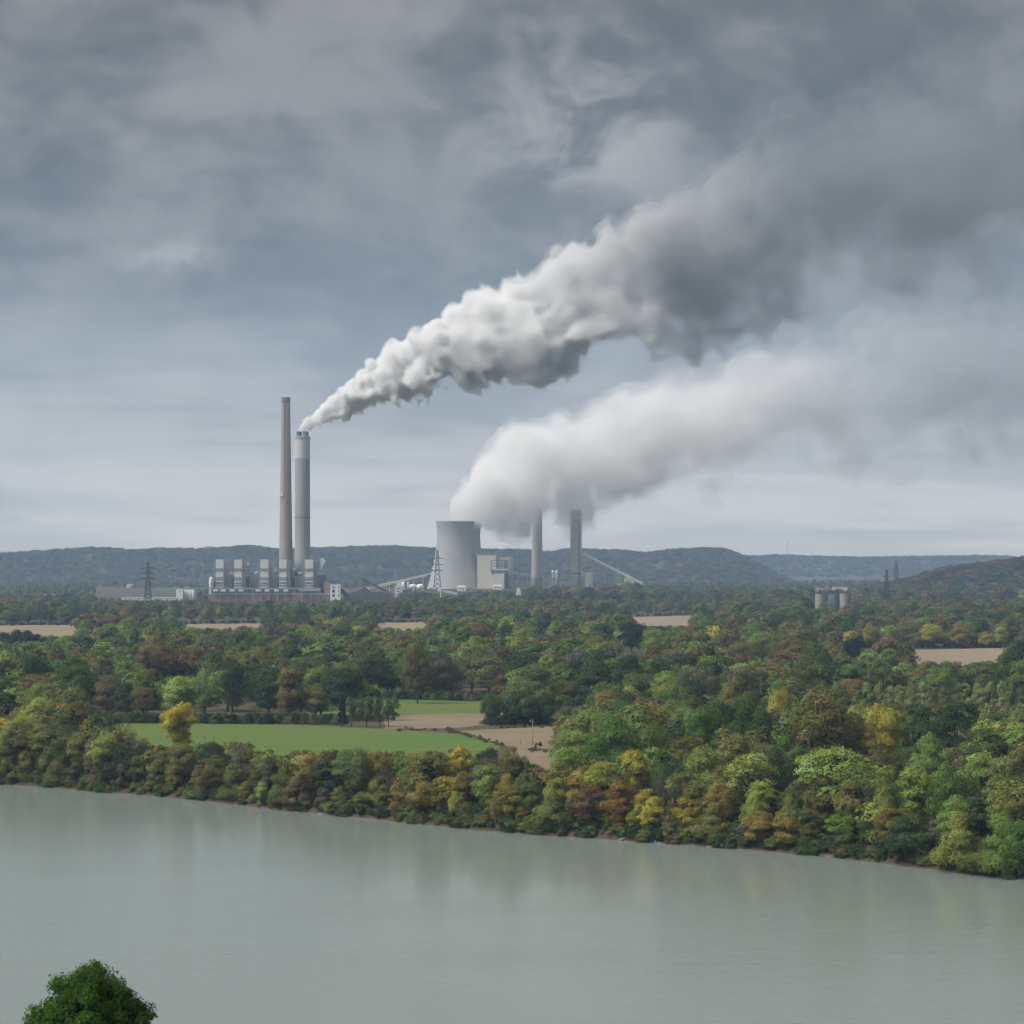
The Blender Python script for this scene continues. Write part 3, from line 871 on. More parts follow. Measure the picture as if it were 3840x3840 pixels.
# --- which of them show largest?  painter's test on a coarse picture
buf = np.zeros((480, 480), bool)
for t in TREES:
    t['D'] = t['Y']
TREES.sort(key=lambda t: t['Y'])
yy, xx = np.mgrid[0:480, 0:480]
for t in TREES:
    xc, yb = proj(t['X'], t['Y'], t['z']); _, yt = proj(t['X'], t['Y'], t['z'] + t['h'])
    hw = t['w'] * t['h'] / 2 / t['Y'] * F
    x0, x1, y0, y1 = [v / 8 for v in (xc - hw, xc + hw, yt, yb)]
    a, b = max(0, int(x0)), min(480, int(x1) + 1); c, d = max(0, int(y0)), min(480, int(y1) + 1)
    t['vis'] = 0
    t['xc'], t['yt'], t['yb'] = xc, yt, yb
    if a >= b or c >= d: continue
    sx, sy = xx[c:d, a:b] + .5, yy[c:d, a:b] + .5
    m = ((sx - (x0 + x1) / 2) / max((x1 - x0) / 2, .5)) ** 2 + ((sy - (y0 + y1) / 2) / max((y1 - y0) / 2, .5)) ** 2 <= 1
    sub = buf[c:d, a:b]
    t['vis'] = int((m & ~sub).sum())
    if t['kind'] != 'bare':
        sub |= m
SINGLE = [t for t in TREES if t['label'] and t['vis'] > 0]
rest = sorted([t for t in TREES if not (t['label'] and t['vis'] > 0)], key=lambda t: -t['vis'])
SINGLE += [t for t in rest if t['vis'] > 3][:296 - len(SINGLE)]
ids = {id(t) for t in SINGLE}
MASS = [t for t in TREES if id(t) not in ids]

# --- labels that single each tree out
def band(t):
    d = t['Y'] - float(far_bank(t['X']))
    if d < 6.5: return "at the water's edge"
    if d < 13: return 'in the river-bank belt'
    if d < 24: return 'at the back of the river-bank belt'
    if t['Y'] < 1000: return 'in the wood just behind the bank'
    if t['Y'] < 1250: return 'in the wood beyond the near fields'
    if t['Y'] < 1600: return 'in the middle wood'
    if t['Y'] < 2300: return 'in the far wood below the tan fields'
    return 'in the wood below the power stations'
ORD = ['first', 'second', 'third', 'fourth', 'fifth', 'sixth', 'seventh', 'eighth', 'ninth', 'tenth', 'eleventh', 'twelfth', 'thirteenth', 'fourteenth', 'fifteenth', 'sixteenth', 'seventeenth', 'eighteenth', 'nineteenth', 'twentieth']
groups = {}
for t in SINGLE:
    t['band'] = band(t)
    if not t['label']:
        groups.setdefault((t['band'], 'grey' if t['kind'] == 'bare' else t['col'], t['kind']), []).append(t)
for (bd, c, k), lst in groups.items():
    lst.sort(key=lambda t: t['xc'])
    noun = f"{SNAME[k]} tree" if k == 'bare' else f"{CNAME[c]} {SNAME[k]} tree"
    for i, t in enumerate(lst):
        if len(lst) == 1: t['label'] = f"{noun} {bd}"
        elif i == 0: t['label'] = f"leftmost {noun} {bd}"
        elif i == len(lst) - 1: t['label'] = f"rightmost {noun} {bd}"
        else: t['label'] = f"{ORD[min(i, 19)]} {noun} from the left {bd}"

def tint(c, rg=random):
    b = COLS[c]
    k = 1.42 * rg.uniform(0.78, 1.22)
    return tuple(max(0.0, v * k * rg.uniform(0.93, 1.07)) for v in b) + (1.0,)

def add_tree(t):
    k = t['kind']
    cm, tm = random.choice(PROTO[k])
    root = empty('bare_tree' if k == 'bare' else ('conifer' if k == 'cone' else ('willow_tree' if k == 'willow' else ('bush' if k == 'shrub' else 'broadleaf_tree'))), (t['X'], t['Y'], t['z'] - 0.1), random.uniform(0, 6.28))
    s = t['h'] / H0; sw = s * t['w'] / BASE_W[k]
    jx = random.uniform(0.9, 1.1)
    root.scale = (sw * jx, sw / jx, s)
    cr = bpy.data.objects.new('crown', cm); tr = bpy.data.objects.new('trunk', tm)
    for o in (cr, tr):
        COL.objects.link(o); o.parent = root
    cr.color = tint(t['col'])
    tag(root, t['label'], 'bush' if k == 'shrub' else 'tree', 'trees ' + t['band'])
for t in SINGLE:
    add_tree(t)

# --- everything smaller: one mass of woodland, instanced
lo = bpy.data.collections.new('woodland_kit')
LOK = []
for kind, nv, nl, ls in (('broad', 2, 2600, 1.0), ('oval', 2, 1800, 0.95), ('round', 3, 2200, 0.95), ('sparse', 2, 1500, 0.85), ('willow', 1, 2200, 0.95)):
    for v in range(nv):
        seed += 1
        rg = np.random.default_rng(3000 + seed)
        Pn, nr, bough, C, cs = crown_points(kind, H0, rg, nl)
        V, Qd, Nn = leaf_cards(Pn, nr, ls, rg)
        cm = mesh_np('woodland_crown', V, Qd, M['leaf_i'], normals=Nn)
        leaf_attr(cm, nl, bough, rg)
        o = bpy.data.objects.new('woodland_%02d' % len(LOK), cm); lo.objects.link(o)
        LOK.append(kind)

def instance_group(coll):
    g = bpy.data.node_groups.new('scatter', 'GeometryNodeTree')
    g.interface.new_socket('Geometry', in_out='INPUT', socket_type='NodeSocketGeometry')
    g.interface.new_socket('Geometry', in_out='OUTPUT', socket_type='NodeSocketGeometry')
    n, l = g.nodes, g.links
    gi, go = n.new('NodeGroupInput'), n.new('NodeGroupOutput')
    ci = n.new('GeometryNodeCollectionInfo'); ci.inputs['Collection'].default_value = coll
    ci.inputs['Separate Children'].default_value = True; ci.inputs['Reset Children'].default_value = True
    ip = n.new('GeometryNodeInstanceOnPoints'); ip.inputs['Pick Instance'].default_value = True
    def attr(name, ty):
        a = n.new('GeometryNodeInputNamedAttribute'); a.data_type = ty; a.inputs['Name'].default_value = name
        return a.outputs[0]
    l.new(gi.outputs[0], ip.inputs['Points']); l.new(ci.outputs[0], ip.inputs['Instance'])
    l.new(attr('pick', 'INT'), ip.inputs['Instance Index'])
    er = n.new('FunctionNodeEulerToRotation'); l.new(attr('rot', 'FLOAT_VECTOR'), er.inputs[0])
    l.new(er.outputs[0], ip.inputs['Rotation']); l.new(attr('scl', 'FLOAT_VECTOR'), ip.inputs['Scale'])
    l.new(ip.outputs[0], go.inputs[0])
    return g
SCATTER = instance_group(lo)

def scatter(name, pts, scl, rot, pk, tints, label, cat=None):
    me = bpy.data.meshes.new(name)
    me.from_pydata([tuple(p) for p in pts], [], [])
    def at(n, ty, key, arr, dt=np.float32):
        a = me.attributes.new(n, ty, 'POINT'); a.data.foreach_set(key, np.asarray(arr, dt).ravel())
    at('scl', 'FLOAT_VECTOR', 'vector', scl); at('rot', 'FLOAT_VECTOR', 'vector', rot)
    at('pick', 'INT', 'value', pk, np.int32); at('tint', 'FLOAT_COLOR', 'color', tints)
    me.materials.append(M['leaf_i'])
    o = bpy.data.objects.new(name, me); COL.objects.link(o)
    md = o.modifiers.new('scatter', 'NODES'); md.node_group = SCATTER
    tag(o, label, cat, kind='stuff')
    return o

pts, scl, rot, pk, tn = [], [], [], [], []
for t in MASS:
    k = t['kind'] if t['kind'] in LOK else ('sparse' if t['kind'] == 'bare' else 'round')
    c = [i for i, q in enumerate(LOK) if q == k]
    s = t['h'] / H0; sw = s * t['w'] / BASE_W[k]
    pts.append((t['X'], t['Y'], t['z'] - 0.3)); scl.append((sw, sw, s)); rot.append((0, 0, random.uniform(0, 6.28))); pk.append(random.choice(c)); tn.append(tint('grey' if t['kind'] == 'bare' else t['col']))
scatter('distant_woodland', pts, scl, rot, pk, tn, 'mixed autumn woodland covering the plain up to the power stations')

# hillside woods
pts, scl, rot, pk, tn = [], [], [], [], []
rg = np.random.default_rng(55)
for V, n in ((H1, 5200), (H2, 2600), (H3, 1100)):
    J, I, _ = V.shape
    j = rg.uniform(0.5, 14.5, n); i = rg.uniform(0, I - 1.01, n)
    j[:n // 3] = rg.uniform(10.5, 13.6, n // 3)
    ji, ii = j.astype(int), i.astype(int); fj, fi = (j - ji)[:, None], (i - ii)[:, None]
    p = (V[ji, ii] * (1 - fj) * (1 - fi) + V[ji + 1, ii] * fj * (1 - fi) + V[ji, ii + 1] * (1 - fj) * fi + V[ji + 1, ii + 1] * fj * fi)
    for q in p:
        if q[2] < 3: continue
        s = rg.uniform(0.8, 1.35) * (1.15 if V is not H3 else 0.95)
        pts.append(q - np.array([0, 0, 3.0])); scl.append((s * 1.9, s * 1.9, s * 1.05)); rot.append((0, 0, rg.uniform(0, 6.28)))
        pk.append(int(rg.integers(0, len(LOK))))
        tn.append(tuple(v * .72 for v in tint(pick([('brown', 3), ('mid', 1), ('dark', 2.4), ('grey', 3), ('rust', 1.4), ('olive', .6)]))))
scatter('hillside_woodland', pts, scl, rot, pk, tn, 'continuous autumn forest on the far hills')

# undergrowth along the bank
pts, scl, rot, pk, tn = [], [], [], [], []
rg = np.random.default_rng(77)
for _ in range(2500):
    X = rg.uniform(-205, 150); off = 1.0 + 27 * rg.uniform() ** 1.5
    if math.sin(X * .37) + math.sin(X * .93 + 2) + math.sin(X * .171) > 0.2: off = rg.uniform(-0.5, 4.0)
    Y = float(far_bank(X)) + off
    h = rg.uniform(0.9, 3.6) + 0.07 * max(off, 0)
    pts.append((X, Y, float(gz(X, Y)) - 0.5)); scl.append((h / H0 * 1.25, h / H0 * 1.25, h / H0)); rot.append((0, 0, rg.uniform(0, 6.28))); pk.append(int(rg.choice([k for k, q in enumerate(LOK) if q in ('willow', 'round', 'broad')])))
    tn.append(tint(pick([('dark', 5), ('green', 2), ('mid', 2), ('olive', 1.8), ('brown', 1.4), ('lime', .4)])))
for (xa, ya, xb, yb_, n) in ((250, 2706, 1290, 2714, 330), (1130, 2616, 1860, 2626, 220), (1820, 2714, 2220, 2720, 130), (-60, 2560, 330, 2560, 60), (3120, 2430, 3860, 2428, 120), (-80, 2345, 1640, 2331, 300), (2180, 2317, 2620, 2304, 90)):
    for _ in range(n):
        f = rg.uniform(); xq, yq = xa + (xb - xa) * f, ya + (yb_ - ya) * f + rg.normal() * 1.6
        Dq = (CAMZ - ZF) * F / (yq - HY); h = rg.uniform(2.0, 5.0)
        pts.append(((xq - CX) / F * Dq, Dq, ZF - 0.3)); scl.append((h / H0 * 1.6, h / H0 * 1.6, h / H0)); rot.append((0, 0, rg.uniform(0, 6.28))); pk.append(LOK.index('willow'))
        tn.append(tint(pick([('dark', 6), ('deep', 3), ('mid', 2), ('brown', 1)])))
# rough weeds along the field margins
for (xa, ya, xb, yb_, n) in ((1690, 2742, 1900, 2800, 60), (1480, 2738, 1700, 2738, 24), (1985, 2815, 2060, 2818, 18), (1880, 2728, 2080, 2724, 30)):
    for _ in range(n):
        f = rg.uniform(); xq, yq = xa + (xb - xa) * f + rg.normal() * 6, ya + (yb_ - ya) * f + rg.normal() * 3
        Dq = (CAMZ - ZF) * F / (yq - HY); h = rg.uniform(0.5, 1.3)
        pts.append(((xq - CX) / F * Dq, Dq, ZF - 0.1)); scl.append((h / H0 * 2, h / H0 * 2, h / H0)); rot.append((0, 0, rg.uniform(0, 6.28))); pk.append(LOK.index('willow'))
        tn.append(tint(pick([('brown', 3), ('grey', 3), ('olive', 1)])))
scatter('bank_undergrowth', pts, scl, rot, pk, tn, 'low dark scrub and weeds along the river bank and field edges')

# --- the near tree on the slope below the viewpoint
def near_tree():
    rg = np.random.default_rng(12)
    Dn = 245.0
    X = (338 - CX) / F * Dn
    z = float(gz(X, Dn))
    top = CAMZ - (3600 - HY) / F * Dn
    h = top - z
    nc, nl = 420, 62000
    dv = rg.normal(size=(nc, 3)); dv /= np.linalg.norm(dv, axis=1, keepdims=True)
    rad = np.array([6.1, 6.1, 6.6])
    lob = 1 + .10 * np.sin(dv[:, 0] * 7 + 1) + .08 * np.sin(dv[:, 2] * 9)
    C = dv * rad * (rg.uniform(.15, 1, nc) ** .30 * lob)[:, None] * .86 + np.array([0, 0, h - 6.6])
    cs = rg.uniform(.6, 1.25, nc)
    pk_ = rg.choice(nc, nl, p=cs ** 2 / (cs ** 2).sum())
    dr_ = rg.normal(size=(nl, 3)); dr_ /= np.linalg.norm(dr_, axis=1, keepdims=True)
    Pn = C[pk_] + dr_ * (cs[pk_] * rg.uniform(.35, 1.05, nl))[:, None] * np.array([1, 1, .85])
    Pn[:, 2] = np.minimum(Pn[:, 2], h + rg.uniform(-.3, .25, nl))
    ot = Pn - np.array([0, 0, h - 6.6]); ot /= np.linalg.norm(ot, axis=1, keepdims=True)
    nr = dr_ * .6 + ot * .4 + np.array([0, 0, .2]); nr /= np.linalg.norm(nr, axis=1, keepdims=True)
    bough = rg.normal(size=nc)[pk_]
    V, Qd, Nn = leaf_cards(Pn, nr, 0.25, rg)
    cm = mesh_np('crown', V, Qd, M['leaf'], normals=Nn); leaf_attr(cm, len(Pn), bough, rg)
    root = empty('broadleaf_tree', (X, Dn, z - 0.1))
    cr = bpy.data.objects.new('crown', cm); tr = bpy.data.objects.new('trunk', trunk_mesh('trunk', h, C, cs, rg, M['bark'], 16))
    for o in (cr, tr): COL.objects.link(o); o.parent = root
    cr.color = (0.044, 0.100, 0.013, 1)
    tag(root, 'dense deep green tree top at the bottom left, nearest of all', 'tree')
    # a leafless neighbour whose twig tips just enter the picture
    Xb = (-60 - CX) / F * Dn; zb = float(gz(Xb, Dn)); hb = CAMZ - (3745 - HY) / F * Dn - zb
    r2 = empty('bare_tree', (Xb, Dn, zb - 0.1), 1.1)
    s = hb / H0; r2.scale = (s, s, s)
    cm, tm = PROTO['bare'][1]
    for nm, mm in (('crown', cm), ('trunk', tm)):
        o = bpy.data.objects.new(nm, mm); COL.objects.link(o); o.parent = r2
    tag(r2, 'bare twig tips of a leafless tree at the bottom left corner', 'tree')
near_tree()

# ================================================================== the power stations
class Site:
    """local builder: photo pixels at one distance, relative to a root at the foot of the thing"""
    def __init__(s, name, x, D, label, cat, group=None, z=None):
        s.D = D
        s.o = Vector(((x - CX) / F * D, D, ZF if z is None else z))
        s.root = empty(name, s.o)
        tag(s.root, label, cat, group)
    def x(s, px, dD=0): return (px - CX) / F * s.D - s.o.x
    def z(s, py): return CAMZ - (py - HY) / F * s.D - s.o.z
    def box(s, part, mat, x0, x1, y0, y1, near=0.0, depth=10.0, parent=None, label=None):
        m = MB().box(s.x(x0), s.x(x1), near, near + depth, s.z(y1) if y1 is not None else 0.0, s.z(y0))
        o = m.build(part, mat, parent or s.root)
        if label: o["label"] = label
        return o
    def beams(s, part, mat, segs, w, parent=None):
        m = MB()
        for (xa, ya, da), (xb, yb, db) in segs:
            m.beam((s.x(xa), da, s.z(ya)), (s.x(xb), db, s.z(yb)), w)
        return m.build(part, mat, parent or s.root)

# --- left station: the two great chimneys
K = 4300.0
c = Site('chimney', 1072, 4330, 'tallest tapered brown concrete chimney, left of the smoking one', 'chimney')
zt = c.z(1490)
c_r = lambda px: px / F * 4330
MB().lathe([(c_r(27.5), 0), (c_r(26.5), zt * 0.12), (c_r(23.5), zt * 0.38), (c_r(20), zt * 0.66), (c_r(16.8), zt * 0.9), (c_r(16.2), zt * 0.972)], n=40, cap1=False).build('shaft', M['concrete'], c.root, True)
cap = MB().lathe([(c_r(16.6), zt * 0.972), (c_r(16.6), zt), (c_r(14.0), zt), (c_r(13.5), zt * 0.975)], n=40, cap0=False, cap1=True).build('rim', M['steel_mid'], c.root)
b = c.box('platform_box', M['white'], 1050, 1062, 1850, 1862, -c_r(22), 5)
c.beams('ladder', M['steel_mid'], [((1068, 1500, -c_r(17)), (1068, 1870, -c_r(21.2)))], 0.7)

c = Site('chimney', 1134, 4300, 'thick grey concrete chimney with pale top band, trailing white smoke', 'chimney')
r_ = lambda px: px / F * 4300
zb, zt = c.z(1720), c.z(1638)
MB().lathe([(r_(31), 0), (r_(29.3), zb * 0.3), (r_(28.6), zb * 0.65), (r_(28.4), zb)], n=44, cap1=False).build('shaft', M['concrete_grey'], c.root, True)
MB().lathe([(r_(28.5), zb), (r_(28.3), zt), (r_(24), zt)], n=44, cap0=False).build('top_band', M['concrete_pale'], c.root, False)
for x in (1122, 1147):
    MB().lathe([(r_(10.5), zt), (r_(10.5), c.z(1619)), (r_(9), c.z(1619)), (r_(9), c.z(1630))], c=(c.x(x), -2, 0), n=24, cap0=False).build('flue', M['steel_mid'], c.root)
MB().lathe([(r_(29.6), c.z(1943)), (r_(29.6), c.z(1939)), (r_(28.2), c.z(1939))], n=44, cap0=False, cap1=False).build('gallery_ring', M['steel_mid'], c.root)
MB().lathe([(r_(29.8), c.z(1645)), (r_(29.8), c.z(1639)), (r_(28.0), c.z(1639))], n=44, cap0=False, cap1=False).build('gallery_ring', M['steel'], c.root)

# --- boiler houses, five alike with stair towers on alternate sides
UN = [(809, 837, 'L'), (878, 907, 'R'), (976, 1006, 'L'), (1046, 1075, 'R'), (1143, 1174, 'L')]
WHICH = ['leftmost of the five pale boiler houses, beside the cream end tower', 'second pale boiler house from the left, stair tower on its right side',
         'middle one of the five pale boiler houses', 'fourth pale boiler house, in front of the brown chimney foot', 'rightmost pale boiler house with a steam puff behind it']
for (x0, x1, side), lab in zip(UN, WHICH):
    u = Site('boiler_house', (x0 + x1) / 2, 4262, lab, 'boiler house', 'row of five boiler houses')
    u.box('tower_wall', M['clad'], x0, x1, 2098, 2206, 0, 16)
    u.box('shaded_side_wall', M['clad_side'], x0 + 5, x1 + 9, 2101, 2206, 16.01, 20)  # right-hand side in shade, its darkness put into the cladding colour
    for ya in (2132, 2139, 2165, 2172, 2184, 2194):
        u.box('ledge', M['steel_mid'], x0 - 1, x1 + 1, ya, ya + 1.6, -0.9, 0.88)
    for k in range(3):
        u.box('vent', M['window'], x0 + 5 + k * 8, x0 + 9 + k * 8, 2186, 2190, -0.3, 0.28)
    sx = (x0 - 9, x0 - 2) if side == 'L' else (x1 + 4, x1 + 12)
    segs = []
    for d in (1, 9):
        for xx_ in sx: segs.append(((xx_, 2206, d), (xx_, 2110, d)))
    for j, ya in enumerate(range(2112, 2206, 9)):
        segs.append(((sx[0], ya, 1), (sx[1], ya, 1)))
        segs.append(((sx[0], ya, 9), (sx[1], ya, 9)))
        segs.append(((sx[j % 2], ya, 1), (sx[1 - j % 2], min(ya + 9, 2206), 1)))
    st = u.beams('stair_tower', M['steel'], segs, 0.75)
    for j, ya in enumerate(range(2112, 2204, 9)):
        u.box('landing', M['steel_dark'], sx[0] + .8, sx[1] - .8, ya + 1.5, ya + 6.0, 4, 4, parent=st)
hall = Site('boiler_hall', 1005, 4284, 'dark steel boiler hall behind the five pale boiler houses', 'building')
hall.box('wall', M['steel_mid'], 803, 1214, 2162, None, 0, 30)
for xa, xb, ya in ((935, 963, 2158), (1106, 1133, 2160), (848, 872, 2158), (1016, 1042, 2161), (1183, 1200, 2158)):
    hall.box('roof_unit', M['clad_side'], xa, xb, ya, 2200, -2.6, 2.55)
for k in range(32):
    xa = 842 + k * 11.4
    if any(a - 10 < xa < b_ + 6 for a, b_, _ in UN): continue
    hall.box('window', M['window'], xa, xa + 5, 2172, 2196, -0.4, 0.38)
for xa, ya, xb, yb in ((925, 2116, 975, 2116), (925, 2130, 975, 2130), (925, 2145, 975, 2143), (1090, 2116, 1135, 2116), (1090, 2131, 1135, 2130), (1095, 2146, 1135, 2146), (932, 2105, 932, 2160), (948, 2110, 948, 2160), (1104, 2085, 1104, 2160), (1118, 2112, 1118, 2160)):
    hall.beams('pipe_rack', M['steel'], [((xa, ya, 2), (xb, yb, 2))], 0.9)
for xa, ya, w in ((926, 2112, 8), (956, 2142, 12), (1098, 2130, 10), (1118, 2144, 14), (862, 2146, 12)):
    hall.box('steam_drum', M['white'], xa, xa + w, ya, ya + 8, -4, 3)
e = Site('end_tower', 792, 4258, 'narrow cream tower at the left end of the boiler row', 'tower')
MB().lathe([(e.z(2200) * 0 + 3.6, 0), (3.6, e.z(2178)), (2.4, e.z(2164)), (1.2, e.z(2163))], n=16).build('shell', M['cream'], e.root, True)
e.box('hatch', M['window'], 789, 793, 2188, 2191, -3.75, 0.4)

# --- turbine hall of brick with its glazed band, gantry and transformers
t_ = Site('turbine_hall', 1005, 4240, 'long low brick turbine hall in front of the boiler houses', 'building')
t_.box('brick_wall', M['brick'], 780, 1232, 2229, None, 0, 14)
t_.box('roof', M['clad_side'], 779, 1233, 2226, 2228.9, -0.6, 15.5)
t_.box('upper_wall', M['steel_mid'], 790, 1200, 2208, 2225.9, 3, 10)
for k in range(36):
    t_.box('window', M['window'], 793 + k * 11.3, 800.5 + k * 11.3, 2211, 2223.5, 2.6, 0.38)
for k in range(26):
    t_.box('pilaster', M['brick'], 788 + k * 17.3, 790 + k * 17.3, 2229.5, None, -0.5, 0.48)
g = Site('steel_gantry', 880, 4225, 'long pale steel gantry in front of the brick turbine hall', 'gantry')
g.beams('beam', M['steel'], [((690, 2206, 0), (1205, 2206, 0))], 1.9)
g.beams('beam', M['steel'], [((560, 2212, 2), (700, 2206, 2))], 1.2)
for k in range(17):
    g.beams('post', M['steel'], [((700 + k * 31, 2268, 0), (700 + k * 31, 2205, 0))], 0.9)
for k, xa in enumerate((799, 828, 862, 894, 958, 993, 1028, 1063, 1126)):
    tf = Site('transformer', xa + 8, 4232, ['leftmost white transformer housing', 'second white transformer housing', 'third white transformer housing', 'fourth white transformer housing', 'fifth white transformer housing', 'sixth white transformer housing', 'seventh white transformer housing', 'eighth white transformer housing', 'rightmost white transformer housing'][k] + ' along the gantry', 'transformer', 'white transformer housings', z=0.0)
    tf.root.location.z = tf.o.z = CAMZ - (2229 - HY) / F * 4232
    tf.box('housing', M['white'], xa, xa + 17, 2210, 2218, 0, 5)
    for q in (2, 13):
        tf.box('support', M['steel'], xa + q, xa + q + 1.6, 2218, None, 1, 1)
ap = Site('walkway', 1160, 4228, 'pale rounded walkway deck at the right end of the gantry', 'walkway')
ap.box('deck', M['clad'], 1120, 1198, 2210, 2216, 0, 6)
bt = Site('brick_tower', 1224, 4250, 'red brick stair tower at the right end of the turbine hall', 'tower')
bt.box('wall', M['brick'], 1214, 1237, 2180, None, 0, 14)
bt.box('hoist_house', M['steel_dark'], 1190, 1222, 2157, 2179.5, 2, 8)
bt.box('parapet', M['brick'], 1213.4, 1237.6, 2178, 2180, -0.4, 15)
w = Site('coal_sampling_house', 1256, 4230, 'white block with dark windows beside the brick tower', 'building', z=2.0)
w.box('wall', M['white'], 1237, 1276, 2192, None, 0, 13)
w.box('parapet', M['clad'], 1236.4, 1276.6, 2190.6, 2192.3, -0.4, 13.8)
for ya, yb in ((2200.5, 2204.5), (2212, 2221), (2229, 2237)):
    w.box('window', M['window'], 1246, 1255, ya, yb, -0.35, 0.33)
    w.box('window', M['window'], 1269, 1272, ya, yb, -0.35, 0.33)
cv = Site('conveyor', 1292, 4240, 'short dark conveyor running down from the white block', 'conveyor')
MB().beam((cv.x(1276), 4, cv.z(2212)), (cv.x(1316), 4, cv.z(2250)), 5.0, 7.5).build('gallery', M['steel_dark'], cv.root)
cv.beams('trestle', M['steel_dark'], [((1296, 2234, 4), (1296, 2262, 4)), ((1308, 2244, 4), (1308, 2262, 4))], 1.4)

# --- left yard
tk = Site('storage_silo', 672, 4215, 'tall white square silo left of the turbine hall', 'silo')
tk.box('shell', M['white'], 661, 685, 2211, None, 0, 10); tk.box('roof_vent', M['white'], 668, 671, 2207, 2211, 4, 2); tk.box('hatch', M['steel'], 670, 675, 2214, 2221, -0.3, 0.28)
tk = Site('storage_silo', 708, 4222, 'group of white upright tanks between tall silo and gantry', 'tank')
for k in range(4):
    MB().lathe([(2.2, 0), (2.2, tk.z(2213)), (1.3, tk.z(2210.5))], c=(tk.x(694 + k * 10), 4, 0), n=14).build('tank_shell', M['white'], tk.root, True)
lb = Site('warehouse', 560, 4205, 'long low white warehouse with pale roof in the left yard', 'building')
lb.box('wall', M['white'], 456, 660, 2244, None, 0, 22); lb.box('roof', M['roof_pale'], 455, 661, 2240.5, 2243.8, -0.5, 24)
for k in range(15):
    lb.box('bay_door', M['steel'], 468 + k * 13, 475 + k * 13, 2254, None, -0.3, 0.28)
for x0, x1, y0, y1, lab in ((360, 400, 2262, 2275, 'small white shed below the portal frame'), (300, 345, 2266, 2276, 'low white shed at the left of the yard'), (418, 452, 2264, 2274, 'little white shed right of the portal frame'), (165, 205, 2231, 2248, 'tan flat-roofed building at the far left')):
    s_ = Site('shed', (x0 + x1) / 2, 4195, lab, 'shed')
    s_.box('wall', M['cream'] if x0 == 165 else M['white'], x0, x1, y0, None, 0, 9)
    s_.box('roof', M['roof_pale'], x0 - 1, x1 + 1, y0 - 1.6, y0 - .05, -0.5, 10)
    s_.box('door', M['steel_mid'], x0 + 6, x0 + 11, y0 + 4, None, -0.25, 0.23)
for x0, x1, y0, yb, bar, lab in ((367, 386, 2206, 2262, 2231, 'pale steel portal frame standing among sheds'), (472, 489, 2200, 2242, 2228, 'pale steel portal frame carrying the horn reflector')):
    pf = Site('portal_frame', (x0 + x1) / 2, 4180, lab, 'frame')
    for xx_ in (x0, x1): pf.beams('post', M['steel'], [((xx_, 2262, 0), (xx_, y0, 0))], 0.9)
    pf.beams('crossbar', M['steel'], [((x0, bar, 0), (x1, bar, 0)), ((x0, y0 + 1, 0), (x1, y0 + 1, 0))], 0.8)
hr = Site('horn_reflector', 488, 4178, 'pale wedge-shaped reflector on top of the portal frame', 'antenna', z=CAMZ - (2206 - HY) / F * 4178)
m = MB()
prof = [(475, 2191), (504, 2191), (500, 2193.5), (492, 2196), (486, 2200), (480, 2207), (475, 2207)]
n = len(prof)
m.add([(hr.x(a), 0, hr.z(b_)) for a, b_ in prof] + [(hr.x(a), 4, hr.z(b_)) for a, b_ in prof], [tuple(range(n)), tuple(reversed(range(n, 2 * n)))] + [(i, i + n, (i + 1) % n + n, (i + 1) % n) for i in range(n)])
m.build('horn', M['cream'], hr.root)

# --- pylons
def pylon(x, yt, yb, D, arms, base_hw, top_hw, label, mat, w=0.8, z=None):
    p = Site('transmission_pylon', x, D, label, 'pylon', 'transmission pylons', z=CAMZ - (yb - HY) / F * D if z is None else z)
    hw = lambda y: top_hw + (base_hw - top_hw) * max(0.0, (y - yt) / (yb - yt)) ** 1.25
    segs = []
    ys = [yt + (yb - yt) * k / 9 for k in range(10)]
    for a, b_ in zip(ys[:-1], ys[1:]):
        for dd in (-1, 1):
            for sx in (-1, 1):
                segs.append(((x + sx * hw(a), a, dd * hw(a) / F * D), (x + sx * hw(b_), b_, dd * hw(b_) / F * D)))
            segs.append(((x - hw(a), a, dd * hw(a) / F * D), (x + hw(b_), b_, dd * hw(b_) / F * D)))
            segs.append(((x + hw(a), a, dd * hw(a) / F * D), (x - hw(b_), b_, dd * hw(b_) / F * D)))
    p.beams('lattice_mast', mat, segs, w)
    for ya, half in arms:
        ar = p.beams('crossarm', mat, [((x - half, ya, 0), (x + half, ya, 0)), ((x - half, ya, 0), (x, ya - 5, 0)), ((x + half, ya, 0), (x, ya - 5, 0))], w)
        for sx in (-1, 1):
            p.beams('insulator', mat, [((x + sx * half * .96, ya, 0), (x + sx * half * .96, ya + 4, 0))], w * 1.3, parent=ar)
    return p
pylon(555, 2105, 2252, 4120, ((2131, 25), (2151, 26), (2170, 29)), 13, 3.2, 'dark lattice pylon left of the power station', M['steel_dark'], 0.9)
pylon(1640, 2062, 2215, 5050, ((2094, 20), (2118, 22), (2140, 20)), 15, 2.5, 'dark lattice pylon in front of the cooling tower', M['steel_dark'], 0.9)
pylon(3325, 2136, 2262, 3600, ((2163, 13), (2187, 11)), 11, 2.5, 'dark lattice pylon right of the farm silos', M['steel_dark'], 0.55)
pylon(3361, 2103, 2168, 4100, ((2118, 5),), 8, 4.0, 'small dark pylon in front of the farthest ridge', M['steel_dark'], 0.45)
pylon(2318, 2110, 2205, 5900, ((2122, 8),), 6, 2.0, 'faint pale pylon under the right-hand conveyor', M['steel'], 0.6)
